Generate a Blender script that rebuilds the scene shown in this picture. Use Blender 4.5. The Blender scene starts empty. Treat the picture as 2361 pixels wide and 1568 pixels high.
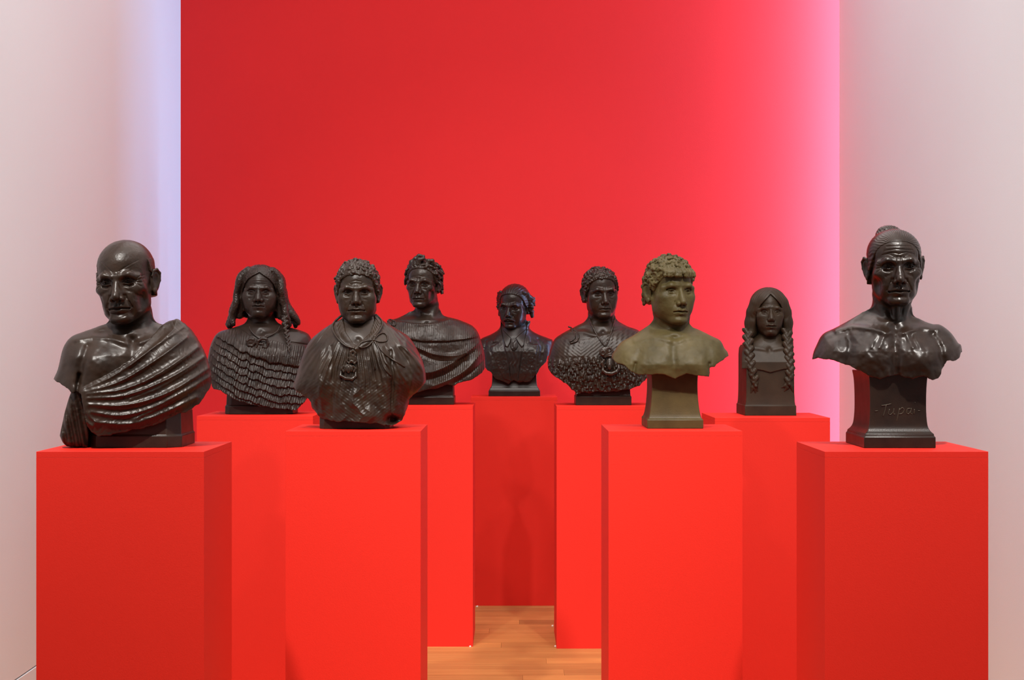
import bpy, math, random
import numpy as np

# ------------------------------------------------------------------ camera, world, lights, exposure
FPX = 3870.0            # focal length in pixels of the 2361 x 1568 frame
EYE = 1.405             # camera height
PLH = 1.103             # plinth height
scene = bpy.context.scene
col = scene.collection
cam_data = bpy.data.cameras.new('camera')
cam_data.sensor_fit = 'HORIZONTAL'
cam_data.sensor_width = 36.0
cam_data.lens = 36.0 * FPX / 2361.0
cam_data.clip_end = 60
cam = bpy.data.objects.new('camera', cam_data)
col.objects.link(cam)
cam.location = (0, 0, EYE)
cam.rotation_euler = (math.pi / 2, 0, 0)
scene.camera = cam

vs = scene.view_settings
vs.view_transform = 'Standard'
vs.look = 'None'
vs.gamma = 1.0
vs.use_curve_mapping = False
vs.exposure = 0.0
scene.cycles.max_bounces = 6
scene.cycles.diffuse_bounces = 4
scene.cycles.glossy_bounces = 2
scene.cycles.transmission_bounces = 1

world = bpy.data.worlds.new('gallery_ambient')
scene.world = world
world.use_nodes = True
bg = world.node_tree.nodes['Background']
bg.inputs['Color'].default_value = (1.0, 0.975, 0.96, 1)
bg.inputs['Strength'].default_value = 0.14


def lamp(name, kind, loc, energy, color, aim=None, **kw):
    d = bpy.data.lights.new(name, kind)
    d.energy = energy
    d.color = color
    for k, v in kw.items():
        setattr(d, k, v)
    o = bpy.data.objects.new(name, d)
    col.objects.link(o)
    o.location = loc
    if aim is not None:
        v = np.array(aim, float) - np.array(loc, float)
        o.rotation_euler = (math.atan2(math.hypot(v[0], v[1]), -v[2]), 0, math.atan2(v[1], v[0]) - math.pi / 2)
    return o


WARM = (1.0, 0.95, 0.89)
# ceiling track spots in rows, about 60 degrees above the busts
for sx, sy, se, tx, ty in ((-1.35, 2.8, 720, -1.0, 4.9), (-0.55, 3.3, 110, -0.5, 5.6), (0.45, 3.3, 105, 0.55, 5.6), (1.2, 2.8, 700, 1.05, 4.9),
                           (-1.3, 5.0, 165, -0.8, 7.2), (1.25, 5.0, 145, 0.8, 7.0), (-0.5, 6.0, 115, -0.1, 8.6), (0.6, 6.0, 105, 0.2, 8.6)):
    lamp('track_spot', 'SPOT', (sx, sy, 4.3), se, WARM, (tx, ty, 1.3), spot_size=math.radians(62), spot_blend=1.0, shadow_soft_size=0.07)
# wide ceiling wash over the group
lamp('ceiling_wash', 'AREA', (0.0, 6.0, 4.40), 94, (1.0, 0.96, 0.93), (0.0, 6.01, 0), shape='RECTANGLE', size=3.0, size_y=5.0)
# cool fluorescent tube hidden behind the end of the right wall, in the gap before the red wall
COOL = (0.28, 0.55, 0.95)
lamp('gap_tube', 'AREA', (2.01, 9.375, 2.2), 150, COOL, (1.62, 9.62, 2.2), shape='RECTANGLE', size=0.07, size_y=4.3)

# ------------------------------------------------------------------ materials
def mat_new(name):
    m = bpy.data.materials.new(name)
    m.use_nodes = True
    nt = m.node_tree
    return m, nt, nt.nodes['Principled BSDF']


def node(nt, kind, **inp):
    n = nt.nodes.new(kind)
    for k, v in inp.items():
        n.inputs[k].default_value = v
    return n


def paint(name, rgb, rough, bump=0.02, scale=260, spec=0.5, var=0.06):
    m, nt, b = mat_new(name)
    tc = node(nt, 'ShaderNodeTexCoord')
    n1 = node(nt, 'ShaderNodeTexNoise', Scale=scale, Detail=3.0)
    n2 = node(nt, 'ShaderNodeTexNoise', Scale=2.3, Detail=4.0)
    nt.links.new(tc.outputs['Object'], n1.inputs['Vector'])
    nt.links.new(tc.outputs['Object'], n2.inputs['Vector'])
    mix = node(nt, 'ShaderNodeMix')
    mix.data_type = 'RGBA'
    mix.inputs['A'].default_value = (*[c * (1 - var) for c in rgb], 1)
    mix.inputs['B'].default_value = (*[min(1, c * (1 + var)) for c in rgb], 1)
    nt.links.new(n2.outputs['Fac'], mix.inputs['Factor'])
    nt.links.new(mix.outputs['Result'], b.inputs['Base Color'])
    b.inputs['Roughness'].default_value = rough
    b.inputs['Specular IOR Level'].default_value = spec
    bp = node(nt, 'ShaderNodeBump', Strength=bump * 10, Distance=0.001)
    nt.links.new(n1.outputs['Fac'], bp.inputs['Height'])
    nt.links.new(bp.outputs['Normal'], b.inputs['Normal'])
    return m


def bronze(name, dark, light, rough, metal=0.0, spec=0.5, scale=14.0, bump=0.12, coat=0.0):
    m, nt, b = mat_new(name)
    tc = node(nt, 'ShaderNodeTexCoord')
    n1 = node(nt, 'ShaderNodeTexNoise', Scale=scale, Detail=6.0, Roughness=0.6)
    n2 = node(nt, 'ShaderNodeTexNoise', Scale=240.0, Detail=3.0)
    for n in (n1, n2):
        nt.links.new(tc.outputs['Object'], n.inputs['Vector'])
    ramp = node(nt, 'ShaderNodeValToRGB')
    ramp.color_ramp.elements[0].position = 0.3
    ramp.color_ramp.elements[1].position = 0.72
    ramp.color_ramp.elements[0].color = (*dark, 1)
    ramp.color_ramp.elements[1].color = (*light, 1)
    nt.links.new(n1.outputs['Fac'], ramp.inputs['Fac'])
    nt.links.new(ramp.outputs['Color'], b.inputs['Base Color'])
    mr = node(nt, 'ShaderNodeMapRange')
    mr.inputs['To Min'].default_value = rough + 0.07
    mr.inputs['To Max'].default_value = rough - 0.07
    nt.links.new(n1.outputs['Fac'], mr.inputs['Value'])
    nt.links.new(mr.outputs['Result'], b.inputs['Roughness'])
    b.inputs['Metallic'].default_value = metal
    b.inputs['Specular IOR Level'].default_value = spec
    bp = node(nt, 'ShaderNodeBump', Strength=bump, Distance=0.002)
    nt.links.new(n2.outputs['Fac'], bp.inputs['Height'])
    nt.links.new(bp.outputs['Normal'], b.inputs['Normal'])
    return m


def wood(name):
    m, nt, b = mat_new(name)
    tc = node(nt, 'ShaderNodeTexCoord')
    oi = node(nt, 'ShaderNodeObjectInfo')
    add = node(nt, 'ShaderNodeVectorMath')
    add.operation = 'ADD'
    sc = node(nt, 'ShaderNodeVectorMath')
    sc.operation = 'SCALE'
    sc.inputs['Scale'].default_value = 37.0
    comb = node(nt, 'ShaderNodeCombineXYZ')
    for a in 'XYZ':
        nt.links.new(oi.outputs['Random'], comb.inputs[a])
    nt.links.new(comb.outputs['Vector'], sc.inputs[0])
    nt.links.new(tc.outputs['Object'], add.inputs[0])
    nt.links.new(sc.outputs['Vector'], add.inputs[1])
    mp = node(nt, 'ShaderNodeMapping')
    mp.inputs['Scale'].default_value = (1.1, 42.0, 20.0)
    nt.links.new(add.outputs['Vector'], mp.inputs['Vector'])
    n1 = node(nt, 'ShaderNodeTexNoise', Scale=1.6, Detail=6.0, Roughness=0.62, Distortion=0.4)
    nt.links.new(mp.outputs['Vector'], n1.inputs['Vector'])
    ramp = node(nt, 'ShaderNodeValToRGB')
    e = ramp.color_ramp.elements
    e[0].position, e[1].position = 0.25, 0.75
    e[0].color = (0.31, 0.12, 0.030, 1)
    e[1].color = (0.54, 0.255, 0.080, 1)
    nt.links.new(n1.outputs['Fac'], ramp.inputs['Fac'])
    hsv = node(nt, 'ShaderNodeHueSaturation')
    nt.links.new(ramp.outputs['Color'], hsv.inputs['Color'])
    nt.links.new(oi.outputs['Color'], nt.nodes.new('ShaderNodeSeparateColor').inputs[0])
    sep = [n for n in nt.nodes if n.bl_idname == 'ShaderNodeSeparateColor'][0]
    nt.links.new(sep.outputs[0], hsv.inputs['Value'])
    nt.links.new(hsv.outputs['Color'], b.inputs['Base Color'])
    b.inputs['Roughness'].default_value = 0.42
    return m


# ------------------------------------------------------------------ mesh helpers
def link_mesh(name, me, mat, parent=None):
    if mat is not None:
        me.materials.append(mat)
    o = bpy.data.objects.new(name, me)
    col.objects.link(o)
    o.parent = parent
    return o


def raw_mesh(name, v, f, mat, parent=None, smooth=True):
    """numpy quads -> one mesh object"""
    v = np.ascontiguousarray(v, np.float32)
    f = np.ascontiguousarray(f, np.int32)
    k = f.shape[1]
    me = bpy.data.meshes.new(name)
    me.vertices.add(len(v))
    me.vertices.foreach_set('co', v.ravel())
    me.loops.add(f.size)
    me.loops.foreach_set('vertex_index', f.ravel())
    me.polygons.add(len(f))
    me.polygons.foreach_set('loop_start', np.arange(0, f.size, k, dtype=np.int32))
    me.polygons.foreach_set('use_smooth', np.full(len(f), smooth))
    me.update(calc_edges=True)
    return link_mesh(name, me, mat, parent)


def poly_mesh(name, v, f, mat, parent=None, smooth=False):
    me = bpy.data.meshes.new(name)
    me.from_pydata([tuple(map(float, p)) for p in v], [], f)
    if smooth:
        me.polygons.foreach_set('use_smooth', [True] * len(me.polygons))
    me.update()
    return link_mesh(name, me, mat, parent)


def bevel_mod(o, w, seg=2, angle=35):
    m = o.modifiers.new('edge', 'BEVEL')
    m.width = w
    m.segments = seg
    m.limit_method = 'ANGLE'
    m.angle_limit = math.radians(angle)
    return o


def box(name, lo, hi, mat, parent=None, bev=0.0):
    (a, b, c), (d, e, f) = lo, hi
    v = [(a, b, c), (d, b, c), (d, e, c), (a, e, c), (a, b, f), (d, b, f), (d, e, f), (a, e, f)]
    q = [(0, 3, 2, 1), (4, 5, 6, 7), (0, 1, 5, 4), (1, 2, 6, 5), (2, 3, 7, 6), (3, 0, 4, 7)]
    o = poly_mesh(name, v, q, mat, parent)
    return bevel_mod(o, bev) if bev else o


def loft_loops(name, loops, mat, parent=None, smooth=False, bev=0.0):
    """closed loops of equal length, capped at both ends"""
    n = len(loops[0])
    v = [p for l in loops for p in l]
    f = [tuple(reversed(range(n)))]
    for i in range(len(loops) - 1):
        for j in range(n):
            k = (j + 1) % n
            f.append((i * n + j, i * n + k, (i + 1) * n + k, (i + 1) * n + j))
    f.append(tuple(range((len(loops) - 1) * n, len(loops) * n)))
    o = poly_mesh(name, v, f, mat, parent, smooth)
    return bevel_mod(o, bev) if bev else o


def tag(o, label, cat, group=None, kind=None):
    o['label'] = label
    o['category'] = cat
    if group:
        o['group'] = group
    if kind:
        o['kind'] = kind
    return o


def structure(o):
    o['kind'] = 'structure'
    return o


def empty(name, loc, rz=0.0):
    o = bpy.data.objects.new(name, None)
    o.empty_display_size = 0.1
    col.objects.link(o)
    o.location = loc
    o.rotation_euler = (0, 0, rz)
    return o


# ------------------------------------------------------------------ volume sculpting: distance fields -> surface nets
f4 = np.float32


def smin(a, b, k):
    if k <= 0:
        return np.minimum(a, b)
    h = np.maximum(k - np.abs(a - b), 0) * f4(1.0 / k)
    return np.minimum(a, b) - h * h * f4(k * 0.25)


def smax(a, b, k):
    return -smin(-a, -b, k)


class Vol:
    def __init__(s, lo, hi, h):
        s.lo = np.array(lo, float)
        s.h = float(h)
        n = np.ceil((np.array(hi, float) - s.lo) / h).astype(int) + 1
        s.n = n
        s.ax = [(s.lo[i] + h * np.arange(n[i])).astype(f4) for i in range(3)]
        s.F = np.full(tuple(n), 1e3, f4)

    def full(s):
        return s.ax[0][:, None, None], s.ax[1][None, :, None], s.ax[2][None, None, :]

    def win(s, lo, hi):
        sl, cs = [], []
        for i in range(3):
            a = max(0, int((lo[i] - s.lo[i]) / s.h) - 1)
            b = min(int(s.n[i]), int((hi[i] - s.lo[i]) / s.h) + 3)
            if b <= a:
                return None
            sl.append(slice(a, b))
            cs.append(s.ax[i][a:b])
        return tuple(sl), cs[0][:, None, None], cs[1][None, :, None], cs[2][None, None, :]

    def put(s, fn, lo, hi, k, sub=False):
        w = s.win([v - k - 2 * s.h for v in lo], [v + k + 2 * s.h for v in hi])
        if w is None:
            return
        sl, x, y, z = w
        d = fn(x, y, z).astype(f4)
        A = s.F[sl]
        s.F[sl] = smax(A, -d, k) if sub else smin(A, d, k)

    def ell(s, c, r, k=0.0, sub=False, rot=None):
        c = np.array(c, f4)
        r = np.array(r, f4)
        if rot is None:
            def fn(x, y, z):
                a, b, g = (x - c[0]) / r[0], (y - c[1]) / r[1], (z - c[2]) / r[2]
                k0 = np.sqrt(a * a + b * b + g * g)
                k1 = np.sqrt((a / r[0]) ** 2 + (b / r[1]) ** 2 + (g / r[2]) ** 2) + f4(1e-6)
                return k0 * (k0 - 1) / k1
            lo, hi = c - r, c + r
        else:
            M = np.array(rot, f4)       # columns = local axes

            def fn(x, y, z):
                X, Y, Z = x - c[0], y - c[1], z - c[2]
                a = (X * M[0, 0] + Y * M[1, 0] + Z * M[2, 0]) / r[0]
                b = (X * M[0, 1] + Y * M[1, 1] + Z * M[2, 1]) / r[1]
                g = (X * M[0, 2] + Y * M[1, 2] + Z * M[2, 2]) / r[2]
                k0 = np.sqrt(a * a + b * b + g * g)
                k1 = np.sqrt((a / r[0]) ** 2 + (b / r[1]) ** 2 + (g / r[2]) ** 2) + f4(1e-6)
                return k0 * (k0 - 1) / k1
            e = np.abs(M) @ r
            lo, hi = c - e, c + e
        s.put(fn, lo, hi, k, sub)

    def cap(s, a, b, ra, rb=None, k=0.0, sub=False):
        a = np.array(a, f4)
        b = np.array(b, f4)
        rb = ra if rb is None else rb
        ab = b - a
        L = f4(max(1e-9, float(ab @ ab)))

        def fn(x, y, z):
            X, Y, Z = x - a[0], y - a[1], z - a[2]
            t = np.clip((X * ab[0] + Y * ab[1] + Z * ab[2]) / L, 0, 1)
            X, Y, Z = X - t * ab[0], Y - t * ab[1], Z - t * ab[2]
            return np.sqrt(X * X + Y * Y + Z * Z) - (f4(ra) + t * f4(rb - ra))
        m = max(ra, rb)
        s.put(fn, np.minimum(a, b) - m, np.maximum(a, b) + m, k, sub)

    def chain(s, pts, r, k=0.0, sub=False):
        r = list(r) if hasattr(r, '__len__') else [r] * len(pts)
        for i in range(len(pts) - 1):
            s.cap(pts[i], pts[i + 1], r[i], r[i + 1], k, sub)

    def mesh(s):
        F = s.F
        F[0], F[-1] = 1, 1
        F[:, 0], F[:, -1] = 1, 1
        F[:, :, 0], F[:, :, -1] = 1, 1
        S = F < 0
        c = np.zeros(tuple(s.n - 1), np.uint8)
        offs = [(i, j, k) for i in (0, 1) for j in (0, 1) for k in (0, 1)]
        n0, n1, n2 = s.n
        for i, j, k in offs:
            c += S[i:n0 - 1 + i, j:n1 - 1 + j, k:n2 - 1 + k]
        act = (c > 0) & (c < 8)
        I, J, K = np.nonzero(act)
        vid = np.full(act.shape, -1, np.int32)
        vid[act] = np.arange(len(I), dtype=np.int32)
        V = {o: F[I + o[0], J + o[1], K + o[2]] for o in offs}
        pos = np.zeros((len(I), 3), f4)
        cnt = np.zeros(len(I), f4)
        for o in offs:
            for ax in range(3):
                if o[ax]:
                    continue
                p = list(o)
                p[ax] = 1
                a, b = V[o], V[tuple(p)]
                m = (a < 0) != (b < 0)
                t = np.where(m, a / np.where(m, a - b, 1), 0)
                for q in range(3):
                    pos[:, q] += np.where(m, (t if q == ax else o[q]), 0)
                cnt += m
        pos /= cnt[:, None]
        pos += np.stack([I, J, K], 1)
        v = s.lo + s.h * pos
        faces = []
        for ax in range(3):
            sl_a = [slice(1, -1)] * 3
            sl_b = [slice(1, -1)] * 3
            sl_a[ax] = slice(0, -1)
            sl_b[ax] = slice(1, None)
            A, Bq = S[tuple(sl_a)], S[tuple(sl_b)]
            e = np.nonzero(A != Bq)
            inside = A[e]
            base = [np.array(e[q]) + (0 if q == ax else 1) for q in range(3)]
            u, w = [(1, 2), (2, 0), (0, 1)][ax]
            quad = []
            for du, dw in ((0, 0), (-1, 0), (-1, -1), (0, -1)):
                id_ = [b.copy() for b in base]
                id_[u] += du
                id_[w] += dw
                quad.append(vid[id_[0], id_[1], id_[2]])
            quad = np.stack(quad, 1)
            quad[~inside] = quad[~inside][:, ::-1]
            faces.append(quad)
        f = np.concatenate(faces)
        f = f[(f >= 0).all(1)]
        return v, f


_T = np.random.RandomState(7).rand(32, 32, 32).astype(f4) * 2 - 1


def vnoise(P, freq):
    q = np.asarray(P) * freq
    i = np.floor(q).astype(int)
    f = q - i
    f = f * f * (3 - 2 * f)
    i &= 31
    j = (i + 1) & 31
    r = 0
    for a in (0, 1):
        for b in (0, 1):
            for c in (0, 1):
                wgt = (f[..., 0] if a else 1 - f[..., 0]) * (f[..., 1] if b else 1 - f[..., 1]) * (f[..., 2] if c else 1 - f[..., 2])
                r = r + wgt * _T[(j if a else i)[..., 0], (j if b else i)[..., 1], (j if c else i)[..., 2]]
    return r


def normals(v, f):
    d1 = v[f[:, 2]] - v[f[:, 0]]
    d2 = v[f[:, 3]] - v[f[:, 1]]
    n = np.cross(d1, d2)
    out = np.zeros_like(v)
    for q in range(4):
        for ax in range(3):
            out[:, ax] += np.bincount(f[:, q], n[:, ax], len(v))
    return out / (np.linalg.norm(out, axis=1, keepdims=True) + 1e-12)


def rotm(yaw, pitch, roll):
    a, b, c = map(math.radians, (yaw, pitch, roll))
    Rz = np.array([[math.cos(a), -math.sin(a), 0], [math.sin(a), math.cos(a), 0], [0, 0, 1]])
    Rx = np.array([[1, 0, 0], [0, math.cos(b), -math.sin(b)], [0, math.sin(b), math.cos(b)]])
    Ry = np.array([[math.cos(c), 0, math.sin(c)], [0, 1, 0], [-math.sin(c), 0, math.cos(c)]])
    return Rz @ Rx @ Ry


# front-projected relief drawing on a 2D sheet (u across, w up)
def seg_dist(U, Wc, pts):
    d = None
    for (a, b), (c, e) in zip(pts[:-1], pts[1:]):
        ux, uz = c - a, e - b
        L = max(1e-9, ux * ux + uz * uz)
        t = np.clip(((U - a) * ux + (Wc - b) * uz) / L, 0, 1)
        q = np.hypot(U - a - t * ux, Wc - b - t * uz)
        d = q if d is None else np.minimum(d, q)
    return d


def poly_sdf(U, Wc, pts):
    pts = list(pts)
    d = seg_dist(U, Wc, pts + [pts[0]])
    ins = np.zeros(d.shape, bool)
    for (a, b), (c, e) in zip(pts, pts[1:] + pts[:1]):
        if b == e:
            continue
        hit = ((b > Wc) != (e > Wc)) & (U < (c - a) * (Wc - b) / (e - b) + a)
        ins ^= hit
    return np.where(ins, -d, d)


def sstep(a, b, x):
    t = np.clip((x - a) / (b - a), 0, 1)
    return t * t * (3 - 2 * t)

# ------------------------------------------------------------------ the room
M_RED = paint('red_wall_paint', (0.78, 0.0185, 0.0175), 0.75, bump=0.03, scale=420, spec=0.3, var=0.03)
M_PLINTH = paint('red_plinth_paint', (0.67, 0.0145, 0.0052), 0.62, bump=0.03, scale=420, spec=0.35, var=0.03)
M_WHITE = paint('white_wall_paint', (0.73, 0.82, 0.86), 0.7, bump=0.03, scale=300, spec=0.3, var=0.01)
M_CEIL = paint('white_ceiling_paint', (0.82, 0.80, 0.78), 0.8, bump=0.02, scale=200, spec=0.2, var=0.01)
M_DARK = paint('dark_gap', (0.05, 0.04, 0.04), 0.8)
M_WOOD = wood('strip_timber')

ZT = 4.5
structure(box('wall_back', (-2.00, 9.625, 0), (2.40, 9.685, ZT), M_RED))
structure(box('wall_left', (-2.0, -1.0, 0.107), (-1.90, 9.625, ZT), M_WHITE))
structure(box('baseboard_left', (-2.0, -1.0, 0.0), (-1.898, 9.625, 0.101), M_WHITE, bev=0.001))
structure(box('trim_1', (-2.0, -1.0, 0.1012), (-1.908, 9.625, 0.1068), M_DARK))
structure(box('wall_right', (1.82, -1.0, 0.107), (1.87, 9.33, ZT), M_WHITE))
structure(box('baseboard_right', (1.818, -1.0, 0.0), (1.87, 9.33, 0.101), M_WHITE, bev=0.001))
structure(box('trim_2', (1.828, -1.0, 0.1012), (1.87, 9.33, 0.1068), M_DARK))
structure(box('wall_recess', (2.40, 8.6, 0), (2.46, 9.685, ZT), M_WHITE))
structure(box('ceiling', (-2.0, -1.0, ZT), (2.46, 9.685, ZT + 0.08), M_CEIL))
floor = structure(box('floor', (-2.0, -1.0, -0.06), (2.46, 9.685, -0.0185), M_DARK))

# strip timber floor, boards running across the room
random.seed(11)
PW = 0.1265
joints = {                        # row -> [(joint x, tone left, tone right)]
    5: (0.22, 1.10, 0.86), 4: (0.045, 0.98, 1.22), 7: (0.15, 1.02, 1.2), 10: (-0.05, 1.2, 0.92),
    13: (-0.11, 1.12, 0.98), 15: (0.036, 1.18, 0.74), 8: (-1.1, 0.9, 0.92), 6: (1.3, 0.98, 0.9),
    9: (-1.3, 0.9, 1.0), 11: (0.9, 1.0, 1.0), 12: (-0.9, 1.1, 0.97), 14: (1.1, 1.0, 1.0), 16: (-1.2, 1.1, 1.18),
}
for row in range(-50, 32):
    y0 = 6.906 - 4 * PW + row * PW
    if y0 < 0.2 or y0 > 9.5:
        continue
    xs = [-1.898]
    x = -1.898 + random.uniform(0.4, 1.5)
    if row in joints:
        xs += [joints[row][0]]
    else:
        while x < 2.2:
            xs.append(x)
            x += random.uniform(1.1, 2.0)
    xs.append(2.40 if y0 > 9.33 else 1.818)
    xs = [q for q in xs if q <= xs[-1]]
    for i in range(len(xs) - 1):
        a, b = xs[i], xs[i + 1]
        if b - a < 0.02:
            continue
        w = b - a
        o = box('plank', (0.0004, 0.0004, -0.018), (w - 0.0004, PW - 0.0004, 0.0), M_WOOD, floor)
        o.location = (a, y0, 0)
        t = joints[row][1 + i] if row in joints else random.choice([0.85, 0.95, 1.0, 1.05, 1.15])
        o.color = (t, t, t, 1)

# ------------------------------------------------------------------ plinths
PLINTHS = [  # front y, x left, x right, label
    (4.542, -1.2875, -0.8334, 'red plinth carrying the bald bust in a draped cloth'),
    (5.565, -0.751, -0.303, 'red plinth carrying the bust in a corded cloak with tied collar'),
    (6.670, -1.253, -0.791, 'red plinth carrying the bust with long loose wavy hair'),
    (7.690, -0.629, -0.179, 'red plinth carrying the bust with wild hair and ribbed blanket'),
    (8.874, -0.218, 0.240, 'red plinth carrying the bust in suit jacket and tie, rearmost'),
    (7.640, 0.203, 0.653, 'red plinth carrying the bust in a feather cloak'),
    (6.518, 0.788, 1.235, 'red plinth carrying the block bust with two braids'),
    (5.565, 0.320, 0.764, 'red plinth carrying the olive green bust with curly hair'),
    (4.542, 0.8463, 1.289, 'red plinth carrying the bust with a topknot and inscribed base'),
]
for fy, xa, xb, lab in PLINTHS:
    w, d = (xb - xa) / 2, 0.225
    e = tag(empty('plinth', ((xa + xb) / 2, fy + d, 0)), lab, 'plinth', 'red display plinths')
    box('body', (-w, -d, 0.0), (w, d, PLH - 0.0165), M_PLINTH, e, 0.0004)
    box('top_panel', (-w, -d, PLH - 0.0163), (w, d, PLH), M_PLINTH, e, 0.0006)

# ------------------------------------------------------------------ bust builder
# A bust is modelled in its own units (1 unit = S metres), u across, v away from its front, w up from the
# plinth top; sheet coordinates (a, b) run across and down the front of the bust.
class Bust:
    def __init__(s, xc, Zb, label, voxel_head=1.3, voxel_body=1.9, mat=None):
        s.xc, s.Zb = xc, Zb
        s.S = Zb / FPX
        s.az = math.atan((xc - 1180.5) / FPX)
        s.c = math.cos(s.az)
        s.b0 = 784 + (EYE - PLH) / s.S
        s.root = empty('bronze_bust', ((xc - 1180.5) * s.S, Zb, PLH), -s.az)
        tag(s.root, label, 'bust', 'bronze busts on red plinths')
        s.vh, s.vb = voxel_head, voxel_body
        s.mat = mat
        s.neck = []

    def p(s, a, b, v=0.0):
        return np.array([a - s.xc, v, s.b0 - b], float)

    def q(s, pts):
        return [(a - s.xc, s.b0 - b) for a, b in pts]

    def emit(s, name, v, f, mat=None, smooth=True, parent=None):
        v = np.asarray(v, float) * s.S
        v[:, 0] *= s.c
        return raw_mesh(name, v, f, mat or s.mat, parent or s.root, smooth)

    # ---- head frame
    def set_head(s, a, b, v, mm, yaw, pitch, roll):
        s.T = s.p(a, b, v)
        s.hs = mm                      # units per millimetre of the head
        s.R = rotm(yaw, pitch, roll)

    def to_head(s, P):
        return s.R.T @ (np.asarray(P, float) - s.T) / s.hs

    def from_head(s, V):
        return (np.asarray(V) * s.hs) @ s.R.T + s.T

    def neck_to(s, vol, head=False):
        for a, b, ra, rb, k in s.neck:
            if head:
                vol.cap(s.to_head(a), s.to_head(b), ra / s.hs, rb / s.hs, k / s.hs)
            else:
                vol.cap(a, b, ra, rb, k)

    # ---- relief body: a sheet outline swollen to a body with drawn relief
    def sheet(s, a0, a1, b0, b1, vox=None):
        h = vox or s.vb
        U = np.arange(a0 - s.xc, a1 - s.xc + h, h)
        Wc = np.arange(s.b0 - b1, s.b0 - b0 + h, h)
        return Sheet(s, U, Wc, h)


class Sheet:
    def __init__(s, B, U, Wc, h):
        s.B, s.U1, s.W1, s.h = B, U, Wc, h
        s.U, s.W = np.meshgrid(U, Wc, indexing='ij')
        s.yf = s.yb = None

    def A(s):                 # sheet coordinates across / down
        return s.U + s.B.xc, s.B.b0 - s.W

    def poly(s, pts):
        return poly_sdf(s.U, s.W, s.B.q(pts))

    def dist(s, pts):
        return seg_dist(s.U, s.W, s.B.q(pts))

    def stroke(s, pts, w):
        return np.exp(-(s.dist(pts) / w) ** 2)

    def blob(s, a, b, ra, rb, rot=0.0):
        t = math.radians(rot)
        x, z = s.U - (a - s.B.xc), s.W - (s.B.b0 - b)
        x, z = x * math.cos(t) + z * math.sin(t), -x * math.sin(t) + z * math.cos(t)
        return np.exp(-(x / ra) ** 2 - (z / rb) ** 2)

    def top(s, a, b):            # front height at a sheet point
        i = int(round((a - s.B.xc - s.U1[0]) / s.h))
        j = int(round((s.B.b0 - b - s.W1[0]) / s.h))
        return float(s.yf[min(max(i, 0), s.yf.shape[0] - 1), min(max(j, 0), s.yf.shape[1] - 1)])

    def lay(s, pts, lift=1.0, n=6):
        """smooth path of sheet points laid on the front surface, bust units"""
        P = smooth_path([(a, b, 0) for a, b in pts], n)
        return np.array([s.B.p(a, b, -s.top(a, b) - lift) for a, b, _ in P])

    def cord(s, name, pts, r, lift=None, parent=None, mat=None, n=6, seg=8):
        B = s.B
        P = s.lay(pts, r * 0.4 if lift is None else lift, n) * B.S
        P[:, 0] *= B.c
        return tube(name, P, r * B.S, mat or B.mat, parent or B.root, seg)

    def neckline(s, nb, soft=16):
        _, b = s.A()
        t = sstep(nb - soft, nb + soft, b)
        s.yf = s.yf * t
        s.yb = s.yb * t
        s.mask = np.maximum(s.mask, nb - soft * 0.8 - b)

    def ridge(s, pts, w):
        d = s.dist([tuple(q[:2]) for q in smooth_path([(p0, p1, 0) for p0, p1 in pts], 4)])
        return np.exp(-(np.sqrt(d * d + 1.5) / w) ** 1.25)

    def inflate(s, pts, R, Df, Db):
        P = np.array(pts + pts[:2], float)
        pts = [tuple(q) for q in smooth_path(P, 5)[:-5]]
        s.mask = s.poly(pts)
        t = np.clip(-s.mask / R, 0, 1)
        r = np.sqrt(np.maximum(1 - (1 - t) ** 2, 0))
        k = sstep(0.05 * R, 0.25 * R, -s.mask)
        r = r * (1 - k) + k * blur2(r, 0.11 * R / s.h)       # soften the creases of the medial axis
        s.yf, s.yb = Df * r, Db * r
        return r

    def vol(s, v0, v1, cut=None, yf=None, yb=None):
        h = s.h
        V = Vol((s.U1[0], v0, s.W1[0]), (s.U1[-1], v1, s.W1[-1]), h)
        n0, n2 = min(V.n[0], len(s.U1)), min(V.n[2], len(s.W1))
        V.n = np.array([n0, V.n[1], n2])
        V.ax = [s.U1[:n0].astype(f4), V.ax[1], s.W1[:n2].astype(f4)]
        y = V.ax[1][None, :, None]
        a = (s.yf if yf is None else yf)[:n0, None, :n2].astype(f4)
        b = (s.yb if yb is None else yb)[:n0, None, :n2].astype(f4)
        F = np.maximum(-y - a, y - b)
        c = s.mask if cut is None else np.maximum(s.mask, cut)
        V.F = np.maximum(F, c[:n0, None, :n2].astype(f4))
        return V


def blur2(A, sg):
    n = int(3 * sg) + 1
    w = np.exp(-0.5 * (np.arange(-n, n + 1) / sg) ** 2)
    w /= w.sum()
    for ax in (0, 1):
        P = np.pad(A, [(n, n) if q == ax else (0, 0) for q in (0, 1)], mode='edge')
        A = sum(w[i] * (P[i:i + A.shape[0]] if ax == 0 else P[:, i:i + A.shape[1]]) for i in range(2 * n + 1))
    return A


def fbm2(U, W, f, seed=0.0):
    P = np.stack([U * f, W * f, np.full(U.shape, seed)], -1)
    return vnoise(P, 1.0) + 0.5 * vnoise(P * 2.1 + 5, 1.0)


# ---- canonical head, millimetres: eye line z = 0, crown 115, chin -115, front -y
HEAD = dict(cr=(74, 97, 78), face=62, jaw=48, jawz=-72, chin=(22, 19, 17), chiny=-83, chinz=-98, cheek=16, brow=9, browz=14, nw=14.0, nl=-36,
            npj=-111, br=7.5, eo=4.2, el=4.6, ez=-1, lipu=6.0, lipl=7.0, mouth=25, mz=-69, ear=True, strokes=(), socket=13.0, hollow=0.0, nose_k=7, age=1.0,
            browt=0.0, browy=-90, sockx=17.0, sockc=31.0, bag=0.8, naso=2.0, frown=0.0, fore=0.0, crow=0.0, lid=2.0, earx=76, wid=1.0, xtra=None)


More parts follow.
